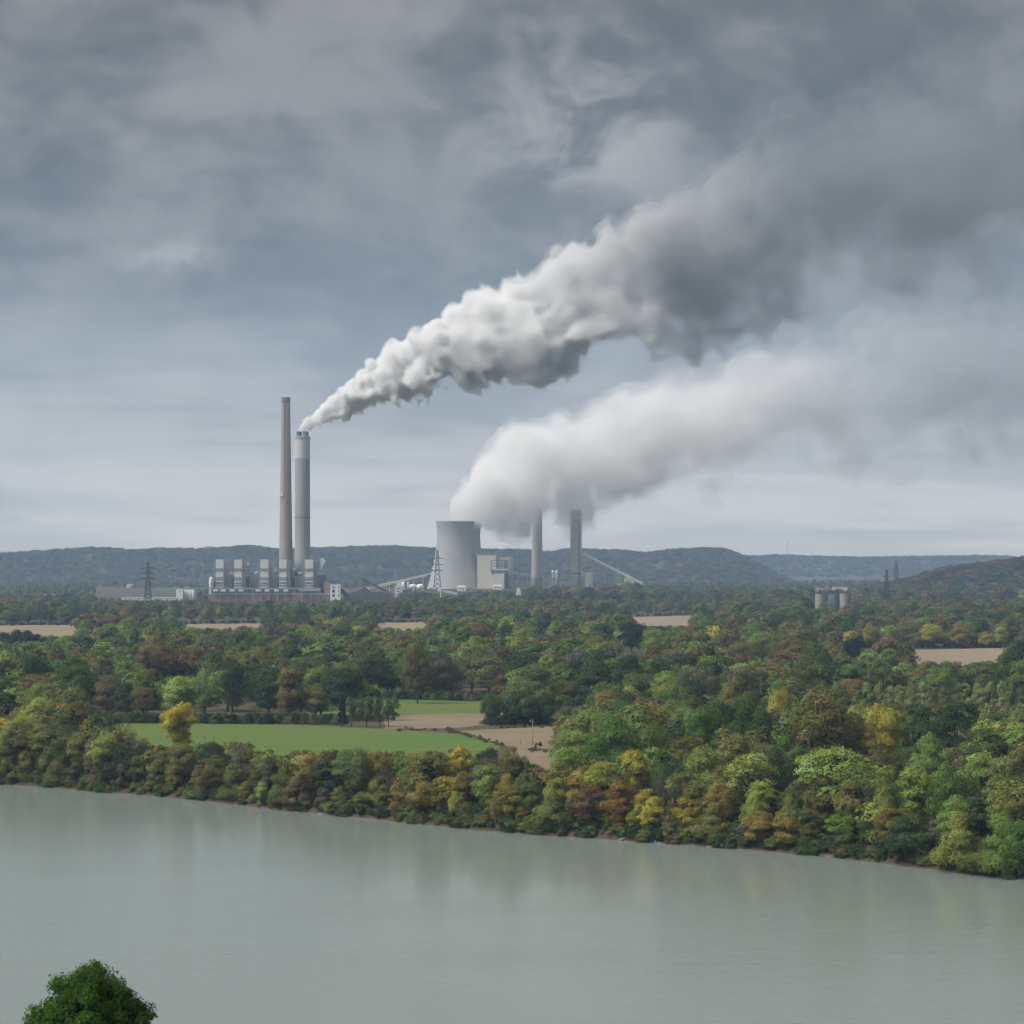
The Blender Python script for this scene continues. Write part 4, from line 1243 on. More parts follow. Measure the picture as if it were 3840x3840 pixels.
def vpylon(x, yt, yb, D, half, label):
    p = Site('transmission_pylon', x, D, label, 'pylon', 'pale pylons with a wide top', z=CAMZ - (yb - HY) / F * D)
    p.beams('crossarm', M['steel'], [((x - half, yt + 3, 0), (x + half, yt + 3, 0)), ((x - half, yt + 3, 0), (x - half * .6, yt, 0)), ((x + half, yt + 3, 0), (x + half * .6, yt, 0))], 0.8)
    for sx in (-1, 1):
        p.beams('leg', M['steel'], [((x + sx * half * .62, yt + 3, 0), (x + sx * half * .2, yb, 0)), ((x + sx * half * .35, yt + 3, 0), (x + sx * half * .25, yb, 0))], 0.8)
vpylon(245, 2160, 2190, 6000, 20, 'pale wide-topped pylon at far left before the ridge')
vpylon(648, 2157, 2190, 6000, 21, 'pale wide-topped pylon left of the boiler houses')
vpylon(780, 2045, 2092, 6600, 16, 'pale pylon rising above the ridge line')
mast = Site('radio_mast', 2952, 9900, 'thin radio mast standing on the farthest ridge', 'mast', z=40.0)
mast.beams('lattice', M['steel'], [((2951, 2110, 0), (2951.6, 2025, 0)), ((2953, 2110, 0), (2952.4, 2025, 0))], 0.8)
mast.beams('guy', M['steel'], [((2940, 2090, 0), (2952, 2040, 0)), ((2964, 2090, 0), (2952, 2040, 0))], 0.12)

# --- right station: cooling towers
def cooling_tower(x, D, label, ring=True):
    c = Site('cooling_tower', x, D, label, 'cooling tower', 'concrete cooling towers')
    pr = [(61.5, 4), (57.0, 17), (52.4, 33), (48.3, 49), (44.8, 66), (41.8, 84), (39.0, 104), (37.6, 122), (38.4, 137), (40.4, 150)]
    zz = np.linspace(4, 150, 32); rr = np.interp(zz, [p[1] for p in pr], [p[0] for p in pr])
    MB().lathe(list(zip(rr, zz)), n=72, cap0=False, cap1=False).build('shell', M['tower'], c.root, True)
    MB().lathe([(40.4, 150), (40.9, 150), (40.9, 151.4), (39.4, 151.4), (38.7, 144), (37.5, 124), (38.8, 103)], n=72, cap0=False, cap1=False).build('rim', M['concrete_grey'], c.root, False)
    for k in range(36):
        a = 2 * math.pi * k / 36
        m = MB()
        for s in (-1, 1):
            m.beam((62.5 * math.cos(a), 62.5 * math.sin(a), -0.5), (61.3 * math.cos(a + s * .08), 61.3 * math.sin(a + s * .08), 4.3), 0.9)
        m.build('column', M['concrete_grey'], c.root)
    return c
cooling_tower(1707, 5570, 'big grey hyperbolic cooling tower in front, steam pouring from it')
cooling_tower(1736, 5860, 'second cooling tower half hidden behind the front one')

bh = Site('boiler_building', 1825, 5480, 'tall cream boiler building right of the cooling towers', 'building')
bh.box('wall', M['cream'], 1790, 1860, 2078, None, 0, 60)
bh.box('roof_edge', M['clad_side'], 1789, 1861, 2076, 2078, -1, 62)
bh.box('annexe', M['cream'], 1852, 1891, 2150, None, -20, 19.5)
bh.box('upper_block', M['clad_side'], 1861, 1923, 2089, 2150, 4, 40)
fr = bh.box('plant_deck', M['steel_mid'], 1842, 1906, 2136, 2147, -16, 15.5)
bh.box('deck_light', M['white'], 1854, 1904, 2134, 2138, -17, 0.9, parent=fr)
for xa in (1842, 1863, 1882, 1904): bh.beams('frame_post', M['steel_mid'], [((xa, 2102, -12), (xa, 2147, -12))], 1.6)
for ya in (2102, 2112, 2122): bh.beams('frame_rail', M['steel_mid'], [((1842, ya, -12), (1906, ya, -12))], 1.2)
for k in range(4): bh.box('louvre', M['steel_dark'], 1889, 1902, 2104 + k * 7, 2108 + k * 7, 3.4, 0.5)
bh.box('stair_core', M['steel_mid'], 1892, 1908, 2147, None, -10, 9)
for k in range(5): bh.box('column', M['clad_side'], 1912 + k * 2.4, 1913.2 + k * 2.4, 2092, 2185, 3.2, 0.7)

c = Site('chimney', 2014, 5720, 'left of the two short tan chimneys, its top lost in steam', 'chimney', 'tan chimneys of the right-hand station')
q = 5720 / F
MB().lathe([(21.8 * q, 0), (21.3 * q, c.z(2150)), (19.4 * q, c.z(1990)), (18.6 * q, c.z(1905))], n=36).build('shaft', M['stack_tan'], c.root, True)
MB().lathe([(19.6 * q, c.z(1912)), (19.6 * q, c.z(1906)), (18.4 * q, c.z(1906))], n=36, cap0=False, cap1=False).build('rim', M['steel_mid'], c.root)
c = Site('chimney', 2160, 5620, 'right of the two short tan chimneys, with a dark top band and ladder', 'chimney', 'tan chimneys of the right-hand station')
q = 5620 / F
MB().lathe([(21.6 * q, 0), (21.3 * q, c.z(2150)), (20.8 * q, c.z(1936))], n=36, cap1=False).build('shaft', M['stack_tan'], c.root, True)
MB().lathe([(20.9 * q, c.z(1936)), (20.9 * q, c.z(1912)), (18 * q, c.z(1912)), (17.5 * q, c.z(1925))], n=36, cap0=False).build('dark_band', M['steel_mid'], c.root)
for ya in (1952, 2149): MB().lathe([(22.4 * q, c.z(ya + 3)), (22.4 * q, c.z(ya)), (20.5 * q, c.z(ya))], n=36, cap0=False, cap1=False).build('gallery_ring', M['steel_mid'], c.root)
c.beams('ladder', M['steel_mid'], [((2171, 1950, -19.0 * q), (2171, 2190, -19.4 * q))], 1.6)
c.box('headhouse', M['cream'], 2181, 2189, 2066, 2084, -4, 8)

gal = Site('conveyor', 2300, 5600, 'long pale inclined conveyor gallery running down from the right chimney', 'conveyor')
MB().beam((gal.x(2188), 0, gal.z(2076)), (gal.x(2410), 0, gal.z(2189)), 5.0, 5.6).build('gallery', M['white'], gal.root)
for xa in (2230, 2270, 2310, 2350):
    f = (xa - 2188) / 222
    gal.beams('trestle', M['steel'], [((xa - 3, 2215, -2), (xa, 2078 + 113 * f, -2)), ((xa + 3, 2215, 2), (xa, 2078 + 113 * f, 2))], 0.7)
tr = Site('transfer_house', 2360, 5590, 'small cream transfer house under the long conveyor', 'building')
tr.box('wall', M['cream'], 2341, 2378, 2172, None, 0, 14); tr.box('roof', M['clad'], 2343, 2374, 2166, 2171.9, 1, 12); tr.box('lean_to', M['cream'], 2318, 2340.8, 2188, None, 2, 10)
tr.box('window', M['window'], 2350, 2355, 2178, 2183, -0.4, 0.38)
pb = Site('pump_house', 2208, 5585, 'beige block with a white roof edge right of the right chimney', 'building')
pb.box('wall', M['stack_tan'], 2194, 2222, 2150, None, 0, 18); pb.box('roof_edge', M['white'], 2193.5, 2222.5, 2147, 2150, -0.5, 19)
pb.box('door', M['steel_dark'], 2211, 2215, 2188, None, -0.4, 0.38)
for x0, x1, y0, mat, lab in ((1908, 1942, 2145, 'clad_side', 'grey precipitator block beside the cream boiler building'), (1944, 1992, 2151, 'steel', 'pale blue plant block left of the left tan chimney'), (2036, 2066, 2172, 'steel', 'low blue-grey block right of the left tan chimney'), (2096, 2140, 2172, 'steel_mid', 'low dark block left of the right tan chimney')):
    s_ = Site('plant_block', (x0 + x1) / 2, 5560, lab, 'building')
    s_.box('wall', M[mat], x0, x1, y0, None, 0, 25)
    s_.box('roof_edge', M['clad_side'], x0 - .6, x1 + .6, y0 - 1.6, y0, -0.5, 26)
    for k in range(int((x1 - x0) // 11)):
        s_.box('bay', M['steel_mid'] if mat != 'steel_mid' else M['clad_side'], x0 + 3 + k * 11, x0 + 8 + k * 11, y0 + 8, y0 + 26, -0.4, 0.38)
sl = Site('twin_silo', 2080, 5540, 'pair of pale silos with rounded caps between the tan chimneys', 'silo')
for xa in (2074, 2088):
    MB().lathe([(3.6, 0), (3.6, sl.z(2146)), (2.6, sl.z(2140)), (0.5, sl.z(2137))], c=(sl.x(xa), 0, 0), n=16).build('shell', M['clad'], sl.root, True)
sl.beams('frame', M['steel_mid'], [((2068, 2215, -4), (2068, 2144, -4)), ((2095, 2215, -4), (2095, 2144, -4)), ((2068, 2150, -4), (2095, 2150, -4))], 0.8)
rk = Site('pipe_bridge', 2020, 5530, 'long low pipe bridge in front of the tan chimneys', 'pipe bridge')
rk.beams('bridge_deck', M['steel_mid'], [((1905, 2172, 0), (2150, 2176, 0)), ((1905, 2166, 0), (2150, 2170, 0))], 1.1)
for k in range(13): rk.beams('leg', M['steel_mid'], [((1908 + k * 20, 2215, 0), (1908 + k * 20, 2167, 0))], 0.9)

# --- coal yard between the stations
V = []
for j, (dd, hh) in enumerate(((4800, 0), (4822, 14), (4835, 18), (4900, 18), (4925, 12), (4960, 0))):
    for i in range(40):
        px = 1500 + i * 12; e_ = min(1, i / 4, (39 - i) / 5)
        V.append(((px - CX) / F * 4850, dd, ZF - .4 + hh * e_ + (random.uniform(-.5, .5) if hh else 0)))
ii = np.arange(240).reshape(6, 40)
em = bpy.data.objects.new('embankment', mesh_np('embankment', V, np.stack([ii[:-1, :-1], ii[:-1, 1:], ii[1:, 1:], ii[1:, :-1]], -1).reshape(-1, 4), M['ground'], smooth=True)); COL.objects.link(em)
tag(em, 'low grassed embankment behind the coal yard', kind='structure')
cp = Site('coal_heap', 1365, 4640, 'black coal heap with a steep cone under the dark stacker', 'coal heap')
n1, n2 = 46, 12
V = []
for j in range(n2):
    for i in range(n1):
        px = 1265 + i * (1490 - 1265) / (n1 - 1); dd = -30 + 60 * j / (n2 - 1)
        base = np.interp(px, [1265, 1300, 1320, 1430, 1470, 1490], [0, .75, 1.0, 1.0, .7, 0]); cone = max(0, 1 - math.hypot((px - 1366) / 30, dd / 16))
        edge = max(0.0, 1 - (dd / 30) ** 2)
        V.append((cp.x(px), dd, -0.5 + (cp.z(2218) * base * edge) + (cp.z(2202) - cp.z(2218) + 1) * cone + random.uniform(-.4, .4)))
ii = np.arange(n1 * n2).reshape(n2, n1)
Qc = np.stack([ii[:-1, :-1], ii[:-1, 1:], ii[1:, 1:], ii[1:, :-1]], -1).reshape(-1, 4)
hp = bpy.data.objects.new('heap', mesh_np('heap', V, Qc, M['coal'], smooth=True)); COL.objects.link(hp); hp.parent = cp.root
sk = Site('coal_stacker', 1420, 4600, 'dark brown inclined stacker boom over the coal heap', 'conveyor')
MB().beam((sk.x(1362), 0, sk.z(2173)), (sk.x(1490), 0, sk.z(2240)), 4.0, 4.6).build('boom', M['rust'], sk.root)
MB().beam((sk.x(1366), 0, sk.z(2176)), (sk.x(1366), 0, sk.z(2212)), 2.6).build('chute', M['rust'], sk.root)
sk.beams('truss', M['steel_dark'], [((1370, 2185, 2), (1400, 2215, 2)), ((1400, 2194, 2), (1385, 2222, 2)), ((1405, 2196, 2), (1405, 2245, 2)), ((1450, 2222, 2), (1450, 2250, 2))], 0.9)
wh = Site('transfer_tower', 1494, 4590, 'pale square transfer tower at the foot of the dark stacker', 'tower')
wh.box('wall', M['clad'], 1481, 1508, 2198, None, 0, 11); wh.box('roof_house', M['white'], 1487, 1502, 2184, 2198, 1, 8)
for ya in (2206, 2217, 2229): wh.box('window', M['window'], 1488, 1498, ya, ya + 3.2, -0.35, 0.33)
wh.box('side_shed', M['white'], 1508.2, 1518, 2203, 2210, 1, 8); wh.box('side_shed', M['clad_side'], 1508.2, 1516, 2210, None, 2, 6)
ic = Site('conveyor', 1500, 4750, 'long cream inclined conveyor rising right towards the cooling tower', 'conveyor')
MB().beam((ic.x(1375), 0, ic.z(2205)), (ic.x(1618), 0, ic.z(2150)), 4.0, 2.6).build('upper_gallery', M['cream'], ic.root)
MB().beam((ic.x(1378), 0, ic.z(2211)), (ic.x(1600), 0, ic.z(2158)), 3.6, 2.2).build('lower_gallery', M['cream'], ic.root)
for xa, ya in ((1420, 2200), (1460, 2192), (1551, 2168), (1586, 2160)):
    ic.beams('trestle', M['white'], [((xa, ya, 0), (xa, 2216, 0))], 1.1)
ic.box('drive_house', M['cream'], 1455, 1464, 2180, 2190, -2.4, 5)
for xa, r, lab in ((1512, 7, 'white cylindrical tank under the cream conveyor'), (1530, 3.5, 'slim white tank right of the cylindrical tank')):
    s_ = Site('storage_tank', xa, 4860, lab, 'tank', z=CAMZ - (2212 - HY) / F * 4860)
    MB().lathe([(r * .475, 0), (r * .475, s_.z(2185)), (r * .2, s_.z(2182))], n=18).build('shell', M['white'], s_.root, True)
for xa, w_, lab in ((1548, 15, 'left white domed store under the conveyor'), (1575, 14, 'right white domed store under the conveyor')):
    s_ = Site('domed_store', xa, 4870, lab, 'store', z=CAMZ - (2212 - HY) / F * 4870)
    R0 = w_ * .477
    MB().lathe([(R0, 0), (R0, s_.z(2197)), (R0 * .8, s_.z(2193)), (R0 * .4, s_.z(2190.5)), (0.2, s_.z(2190))], n=24).build('dome', M['white'], s_.root, True)
    s_.box('door', M['steel_mid'], xa - 3, xa + 3, 2203, None, -R0 - .3, 0.6)
rl = Site('loading_conveyor', 1680, 4300, 'low pale conveyor shed with a white end house', 'conveyor')
MB().beam((rl.x(1650), 0, rl.z(2214)), (rl.x(1712), 0, rl.z(2226)), 4.2, 3.6).build('gallery', M['roof_pale'], rl.root)
rl.box('end_house', M['white'], 1642, 1655, 2206, 2218, -3, 6); rl.box('leg', M['white'], 1650, 1654, 2218.2, None, -2, 3); rl.box('skirt', M['steel_mid'], 1660, 1712, 2232, None, -1, 2)
for xa, xb, ya, yb, lab in ((1714, 1747, 2196, 2217, 'white gabled house on legs left of the pair'), (1849, 1881, 2193, 2212, 'white gabled house on legs in front of the boiler building')):
    s_ = Site('hopper_house', (xa + xb) / 2, 4310, lab, 'building', 'white houses on steel legs')
    m = MB(); x0, x1, z0, z1, zr = s_.x(xa), s_.x(xb), s_.z(yb), s_.z(ya + 5), s_.z(ya)
    m.box(x0, x1, 0, 9, z0, z1); m.build('wall', M['white'], s_.root)
    m = MB(); m.add([(x0 - .4, -.5, z1 + .02), (x1 + .4, -.5, z1 + .02), (x1 + .4, 9.5, z1 + .02), (x0 - .4, 9.5, z1 + .02), (x0 + 1.2, 4.5, zr), (x1 - 1.2, 4.5, zr)], [(3, 2, 1, 0), (0, 1, 5, 4), (2, 3, 4, 5), (1, 2, 5), (3, 0, 4)]); m.build('roof', M['clad'], s_.root)
    for k in (0.25, 0.62):
        xm = xa + (xb - xa) * k; s_.box('window', M['window'], xm, xm + 4, yb - 10, yb - 5, -0.3, 0.28)
    for k in range(5): s_.beams('leg', M['steel_mid'], [((xa + 2 + k * 7, yb, 3), (xa + 2 + k * 7, 2245, 3))], 0.9)
a_ = Site('a_frame_shelter', 1944, 4250, 'small white A-shaped structure in the trees right of the houses', 'shelter')
m = MB(); m.beam((a_.x(1938), 0, a_.z(2232)), (a_.x(1944), 0, a_.z(2205)), 3.0, 1.5); m.beam((a_.x(1951), 0, a_.z(2232)), (a_.x(1944.6), 0, a_.z(2205)), 3.0, 1.2); m.build('frame', M['white'], a_.root)
bl = Site('rail_trestle', 1590, 4480, 'dark low rail trestle running through the coal yard', 'trestle')
bl.beams('deck', M['steel_dark'], [((1512, 2216, 0), (1650, 2230, 0)), ((1512, 2222, 0), (1650, 2236, 0))], 1.0)
for k in range(12): bl.beams('post', M['steel_dark'], [((1515 + k * 12, 2250, 0), (1515 + k * 12, 2217 + k * 1.2, 0))], 0.8)

# ================================================================== farm and small things
def silo(x, w_, yt, D, mat, label, dome=False):
    s_ = Site('farm_silo', x, D, label, 'silo', 'three farm silos')
    r = w_ / 2 / F * D
    z1 = s_.z(yt)
    MB().lathe([(r, 0), (r, z1)] + ([] if dome else [(r * .93, z1), (r * .93, z1 - 1.5)]), n=28).build('stave_wall', mat, s_.root)
    if dome:
        pr = [(r * 1.06 * math.cos(a), z1 + .02 + r * 1.0 * math.sin(a)) for a in np.linspace(0, 1.5, 9)]
        MB().lathe(pr, n=28).build('dome', M['white'], s_.root, True)
    for k in range(1, 9):
        MB().lathe([(r * 1.01, z1 * k / 9), (r * 1.01, z1 * k / 9 + .25)], n=28, cap0=False, cap1=False).build('hoop', M['steel_mid'], s_.root)
    s_.beams('chute', M['silo_grey'], [((x + w_ * .2, 2290, -r * .96), (x + w_ * .2, yt + 1, -r * .96))], 1.2)
silo(3077, 41, 2228, 3000, M['silo'], 'left pinkish concrete farm silo without a roof')
silo(3128, 42, 2228, 3012, M['silo_grey'], 'middle dark farm silo with a white dome')
silo(3169, 41, 2226, 3000, M['silo'], 'right streaked concrete farm silo without a roof')
for x0, x1, y0, y1, lab in ((3126, 3178, 2202, 2209, 'long white barn seen over the farm silos'), (3068, 3084, 2206, 2209, 'small white roof left of the long white barn'), (3205, 3217, 2207, 2210, 'small white roof right of the long white barn')):
    s_ = Site('barn', (x0 + x1) / 2, 4260, lab, 'barn')
    s_.box('wall', M['white'], x0, x1, y0 + 2, None, 0, 14); s_.box('roof', M['roof_pale'], x0 - 1, x1 + 1, y0, y0 + 1.9, -0.5, 15)
fh = Site('farmhouse', 2192, 1775, 'pale blue-green farmhouse roof between the trees', 'house')
m = MB(); xa, xb, za, zr = fh.x(2158), fh.x(2232), fh.z(2462), fh.z(2441)
m.box(xa + .6, xb - .6, .6, 9.4, 0, za); m.build('wall', M['white'], fh.root)
m = MB(); m.add([(xa, 0, za + .02), (xb, 0, za + .02), (xb, 10, za + .02), (xa, 10, za + .02), (fh.x(2198), 5, zr), (fh.x(2222), 5, zr)], [(3, 2, 1, 0), (0, 1, 5, 4), (2, 3, 4, 5), (1, 2, 5), (3, 0, 4)]); m.build('roof', M['roof_pale'], fh.root)
for k in range(3): fh.box('window', M['window'], 2172 + k * 18, 2178 + k * 18, 2466, 2474, 0.5, 0.08)

def pole(x, yt, yb, label, arm=True, r=0.16):
    D = (CAMZ - ZF) * F / (yb - HY)
    s_ = Site('utility_pole', x, D, label, 'utility pole', 'utility poles')
    MB().lathe([(r, -0.5), (r * .7, s_.z(yt))], n=8).build('shaft', M['wood_pole'], s_.root, True)
    if arm:
        MB().box(-1.0, 0.25, -.06, .06, s_.z(yt + 9) - .06, s_.z(yt + 9) + .06).build('bracket', M['wood_pole'], s_.root)
        MB().lathe([(.22, -.2), (.25, .3), (.1, .5)], c=(-.9, 0, s_.z(yt + 9) - .1), n=8).build('lamp_head', M['steel'], s_.root)
pole(1998, 2696, 2798, 'tall grey utility pole beside the tractor in the stubble field')
pole(1952, 2754, 2790, 'short thin post left of the utility pole', False, 0.09)
pole(1906, 2770, 2796, 'shorter thin post farthest left in the stubble field', False, 0.09)
pole(2013, 2588, 2705, 'pale pole rising in front of the dark tree row', False, 0.15)

# tractor with its driver
D = (CAMZ - ZF) * F / (2799 - HY)
tx = Site('tractor', 2019, D, 'small dark open tractor in the stubble field', 'tractor')
def wheel(x, y, r, w_, nm='wheel'):
    o = bpy.data.objects.new(nm, None); COL.objects.link(o); o.parent = tx.root; o.location = (x, y, r)
    def ring(prof):
        m = MB().lathe(prof, n=20)
        m.v = [(a, c_, b_) for a, b_, c_ in m.v]
        return m
    ring([(r * .55, -w_ / 2), (r * .95, -w_ / 2), (r, -w_ * .3), (r, w_ * .3), (r * .95, w_ / 2), (r * .55, w_ / 2)]).build('tyre', M['tyre'], o)
    ring([(r * .54, -w_ * .3), (r * .54, w_ * .3)]).build('rim', M['steel_mid'], o)
for y in (-.62, .62): wheel(0.75, y, 0.62, .34)
for y in (-.52, .52): wheel(-1.0, y, 0.38, .22)
MB().beam((-1.25, 0, .85), (-.1, 0, .95), .55, .5).build('bonnet', M['steel_dark'], tx.root)
MB().beam((-.1, 0, .7), (1.0, 0, .7), .5, .4).build('chassis', M['steel_dark'], tx.root)
for y in (-.62, .62): MB().beam((.2, y, 1.2), (1.3, y, 1.2), .36, .06).build('mudguard', M['steel_dark'], tx.root)
MB().beam((.35, 0, 1.08), (.85, 0, 1.08), .5, .1).beam((.85, 0, 1.1), (.95, 0, 1.5), .5, .08).build('seat', M['tyre'], tx.root)
MB().tube([(-.2, 0, 1.15), (.05, 0, 1.5)], [.03, .03], 6).build('steering_column', M['steel_dark'], tx.root)
MB().tube([(-.8, .15, 1.1), (-.8, .15, 1.75)], [.04, .04], 6).build('exhaust', M['steel_dark'], tx.root)
m = MB().lathe([(.14, 0), (.22, .02), (.22, .05), (.14, .06)], c=(.07, 0, 1.5), n=14).build('steering_wheel', M['tyre'], tx.root)

def person():
    J = [  # joint, parent, position, radius
        ('pelvis', None, (.55, 0, 1.24), .17), ('waist', 0, (.57, 0, 1.45), .15), ('chest', 1, (.55, 0, 1.72), .18), ('neck', 2, (.52, 0, 1.92), .065), ('head', 3, (.50, 0, 2.06), .10), ('crown', 4, (.51, 0, 2.20), .075)]
    for s in (-1, 1):
        i = len(J)
        J += [('shoulder', 2, (.54, .2 * s, 1.80), .075), ('elbow', i, (.38, .28 * s, 1.58), .055), ('wrist', i + 1, (.18, .19 * s, 1.60), .038), ('palm', i + 2, (.11, .17 * s, 1.60), .036)]
        for k in range(5):
            a = (k - 2) * .022
            J.append(('finger', i + 3, (.045 - .006 * (2 - abs(k - 2)), .17 * s + a, 1.585 - (.02 if k == 0 else 0)), .010))
        j = len(J)
        J += [('hip', 0, (.5, .11 * s, 1.2), .12), ('knee', j, (.05, .2 * s, 1.16), .085), ('ankle', j + 1, (.0, .24 * s, .78), .055), ('toe', j + 2, (-.16, .25 * s, .73), .045)]
    me = bpy.data.meshes.new('driver_body')
    me.from_pydata([q[2] for q in J], [(q[1], i) for i, q in enumerate(J) if q[1] is not None], [])
    o = bpy.data.objects.new('skin_cage', me); COL.objects.link(o)
    md = o.modifiers.new('skin', 'SKIN')
    for i, q in enumerate(J):
        sv = me.skin_vertices[0].data[i]; sv.radius = (q[3], q[3]); sv.use_root = (i == 0)
    o.modifiers.new('sub', 'SUBSURF').levels = 1
    dg = bpy.context.evaluated_depsgraph_get()
    nm = bpy.data.meshes.new_from_object(o.evaluated_get(dg))
    bpy.data.objects.remove(o)
    nm.materials.clear()
    for k in ('shirt', 'trousers', 'skin', 'hair'): nm.materials.append(M[k])
    for p in nm.polygons:
        c_ = p.center; p.use_smooth = True
        p.material_index = 2 if (c_.z > 1.90 or (c_.x < .22 and c_.z > 1.4)) else (0 if c_.z > 1.36 else 1)
        if c_.z > 2.13 or (c_.z > 2.02 and c_.x > .54): p.material_index = 3
    b_ = bpy.data.objects.new('person', nm); COL.objects.link(b_)
    b_.location = tx.o
    tag(b_, 'person in a dark red top sitting upright on the tractor', 'person')
person()

# driftwood and drum at the waterline
def shore(x, y): 
    D = ground_D(x, y); return D
Dl = ground_D(2345, 3146)
lg = Site('driftwood_log', 2345, Dl, 'bleached fallen trunk lying up the bank with its foot in the water', 'log', z=0.0)
MB().tube([(lg.x(2322), -1.0, lg.z(3150)), (lg.x(2355), 0, lg.z(3139)), (lg.x(2395), 2.0, lg.z(3120)), (lg.x(2425), 3.6, lg.z(3105)), (lg.x(2458), 5.0, lg.z(3090))], [.33, .30, .25, .2, .12], 8).build('trunk', M['drift'], lg.root, True)
MB().tube([(lg.x(2352), -1.4, lg.z(3151)), (lg.x(2362), 0, lg.z(3140)), (lg.x(2370), .6, lg.z(3134))], [.14, .13, .1], 6).build('branch', M['drift'], lg.root, True)
Db = float(far_bank((2462 - CX) / F * 670)) - 0.6
dr = Site('floating_drum', 2462, Db, 'small blue plastic drum floating at the water line', 'drum', z=0.0)
m = MB().lathe([(.05, -.62), (.4, -.6), (.44, -.3), (.42, 0), (.44, .3), (.4, .6), (.05, .62)], n=16)
m.v = [(c_, b_, a + .12) for a, b_, c_ in m.v]
m.build('shell', M['blue'], dr.root, True)
for k, (x, off, ln) in enumerate(((2520, -0.3, 5), (2690, 0.2, 4), (1120, 0.1, 5), (3120, 0.2, 6), (1560, 0.0, 4))):
    X = (x - CX) / F * 670; Y = float(far_bank(X)) + off
    l2 = empty('driftwood_log', (X, Y, 0.05), random.uniform(-.35, .1)); tag(l2, ['thin bleached log at the waterline right of the blue drum', 'small grey log on the waterline below the golden trees', 'grey log on the waterline on the left', 'pale log under the dark overhanging trees', 'short grey log on the waterline below the green field'][k], 'log')
    MB().tube([(-ln / 2, 0, 0), (0, .2, .15), (ln / 2, .5, .3)], [.17, .15, .08], 6).build('trunk', M['drift'], l2, True)
    MB().tube([(.3, .2, .15), (.9, -.2, .5)], [.07, .03], 5).build('branch', M['drift'], l2, True)

# ================================================================== smoke, steam and haze
def surface_nets(f, iso):
    """closed mesh of the region f < iso on an index grid"""
    s = f < iso
    nI, nJ, nK = f.shape
    cs = np.zeros((nI - 1, nJ - 1, nK - 1), np.int32)
    for a in (0, 1):
        for b_ in (0, 1):
            for c_ in (0, 1):
                cs += s[a:nI - 1 + a, b_:nJ - 1 + b_, c_:nK - 1 + c_]
    act = (cs > 0) & (cs < 8)
    ci = np.argwhere(act)
    vid = -np.ones(act.shape, np.int64); vid[act] = np.arange(len(ci))
    acc = np.zeros((len(ci), 3)); cnt = np.zeros(len(ci))
    offs = [(a, b_, c_) for a in (0, 1) for b_ in (0, 1) for c_ in (0, 1)]
    for o1 in offs:
        for ax in range(3):
            if o1[ax]: continue
            o2 = list(o1); o2[ax] = 1
            v1 = f[ci[:, 0] + o1[0], ci[:, 1] + o1[1], ci[:, 2] + o1[2]]
            v2 = f[ci[:, 0] + o2[0], ci[:, 1] + o2[1], ci[:, 2] + o2[2]]
            cr = (v1 < iso) != (v2 < iso)
            t = np.where(cr, (iso - v1) / np.where(v2 == v1, 1, v2 - v1), 0)
            p = np.array(o1, float)[None] + t[:, None] * np.eye(3)[ax][None]
            acc[cr] += p[cr]; cnt[cr] += 1
    V = ci + acc / np.maximum(cnt, 1)[:, None]
    quads = []
    for ax in range(3):
        sl1 = [slice(None)] * 3; sl2 = [slice(None)] * 3
        sl1[ax] = slice(0, -1); sl2[ax] = slice(1, None)
        e = np.argwhere(s[tuple(sl1)] != s[tuple(sl2)])
        b1, b2 = [k for k in range(3) if k != ax]
        ok = (e[:, b1] > 0) & (e[:, b2] > 0) & (e[:, b1] < f.shape[b1] - 1) & (e[:, b2] < f.shape[b2] - 1)
        e = e[ok]
        ins = s[tuple(e.T)]
        q = []
        for d1, d2 in ((-1, -1), (0, -1), (0, 0), (-1, 0)):
            w_ = e.copy(); w_[:, b1] += d1; w_[:, b2] += d2
            q.append(vid[tuple(w_.T)])
        q = np.stack(q, 1)
        flip = ins if ax != 1 else ~ins
        q[~flip] = q[~flip][:, ::-1]
        quads.append(q)
    return V, np.concatenate(quads)

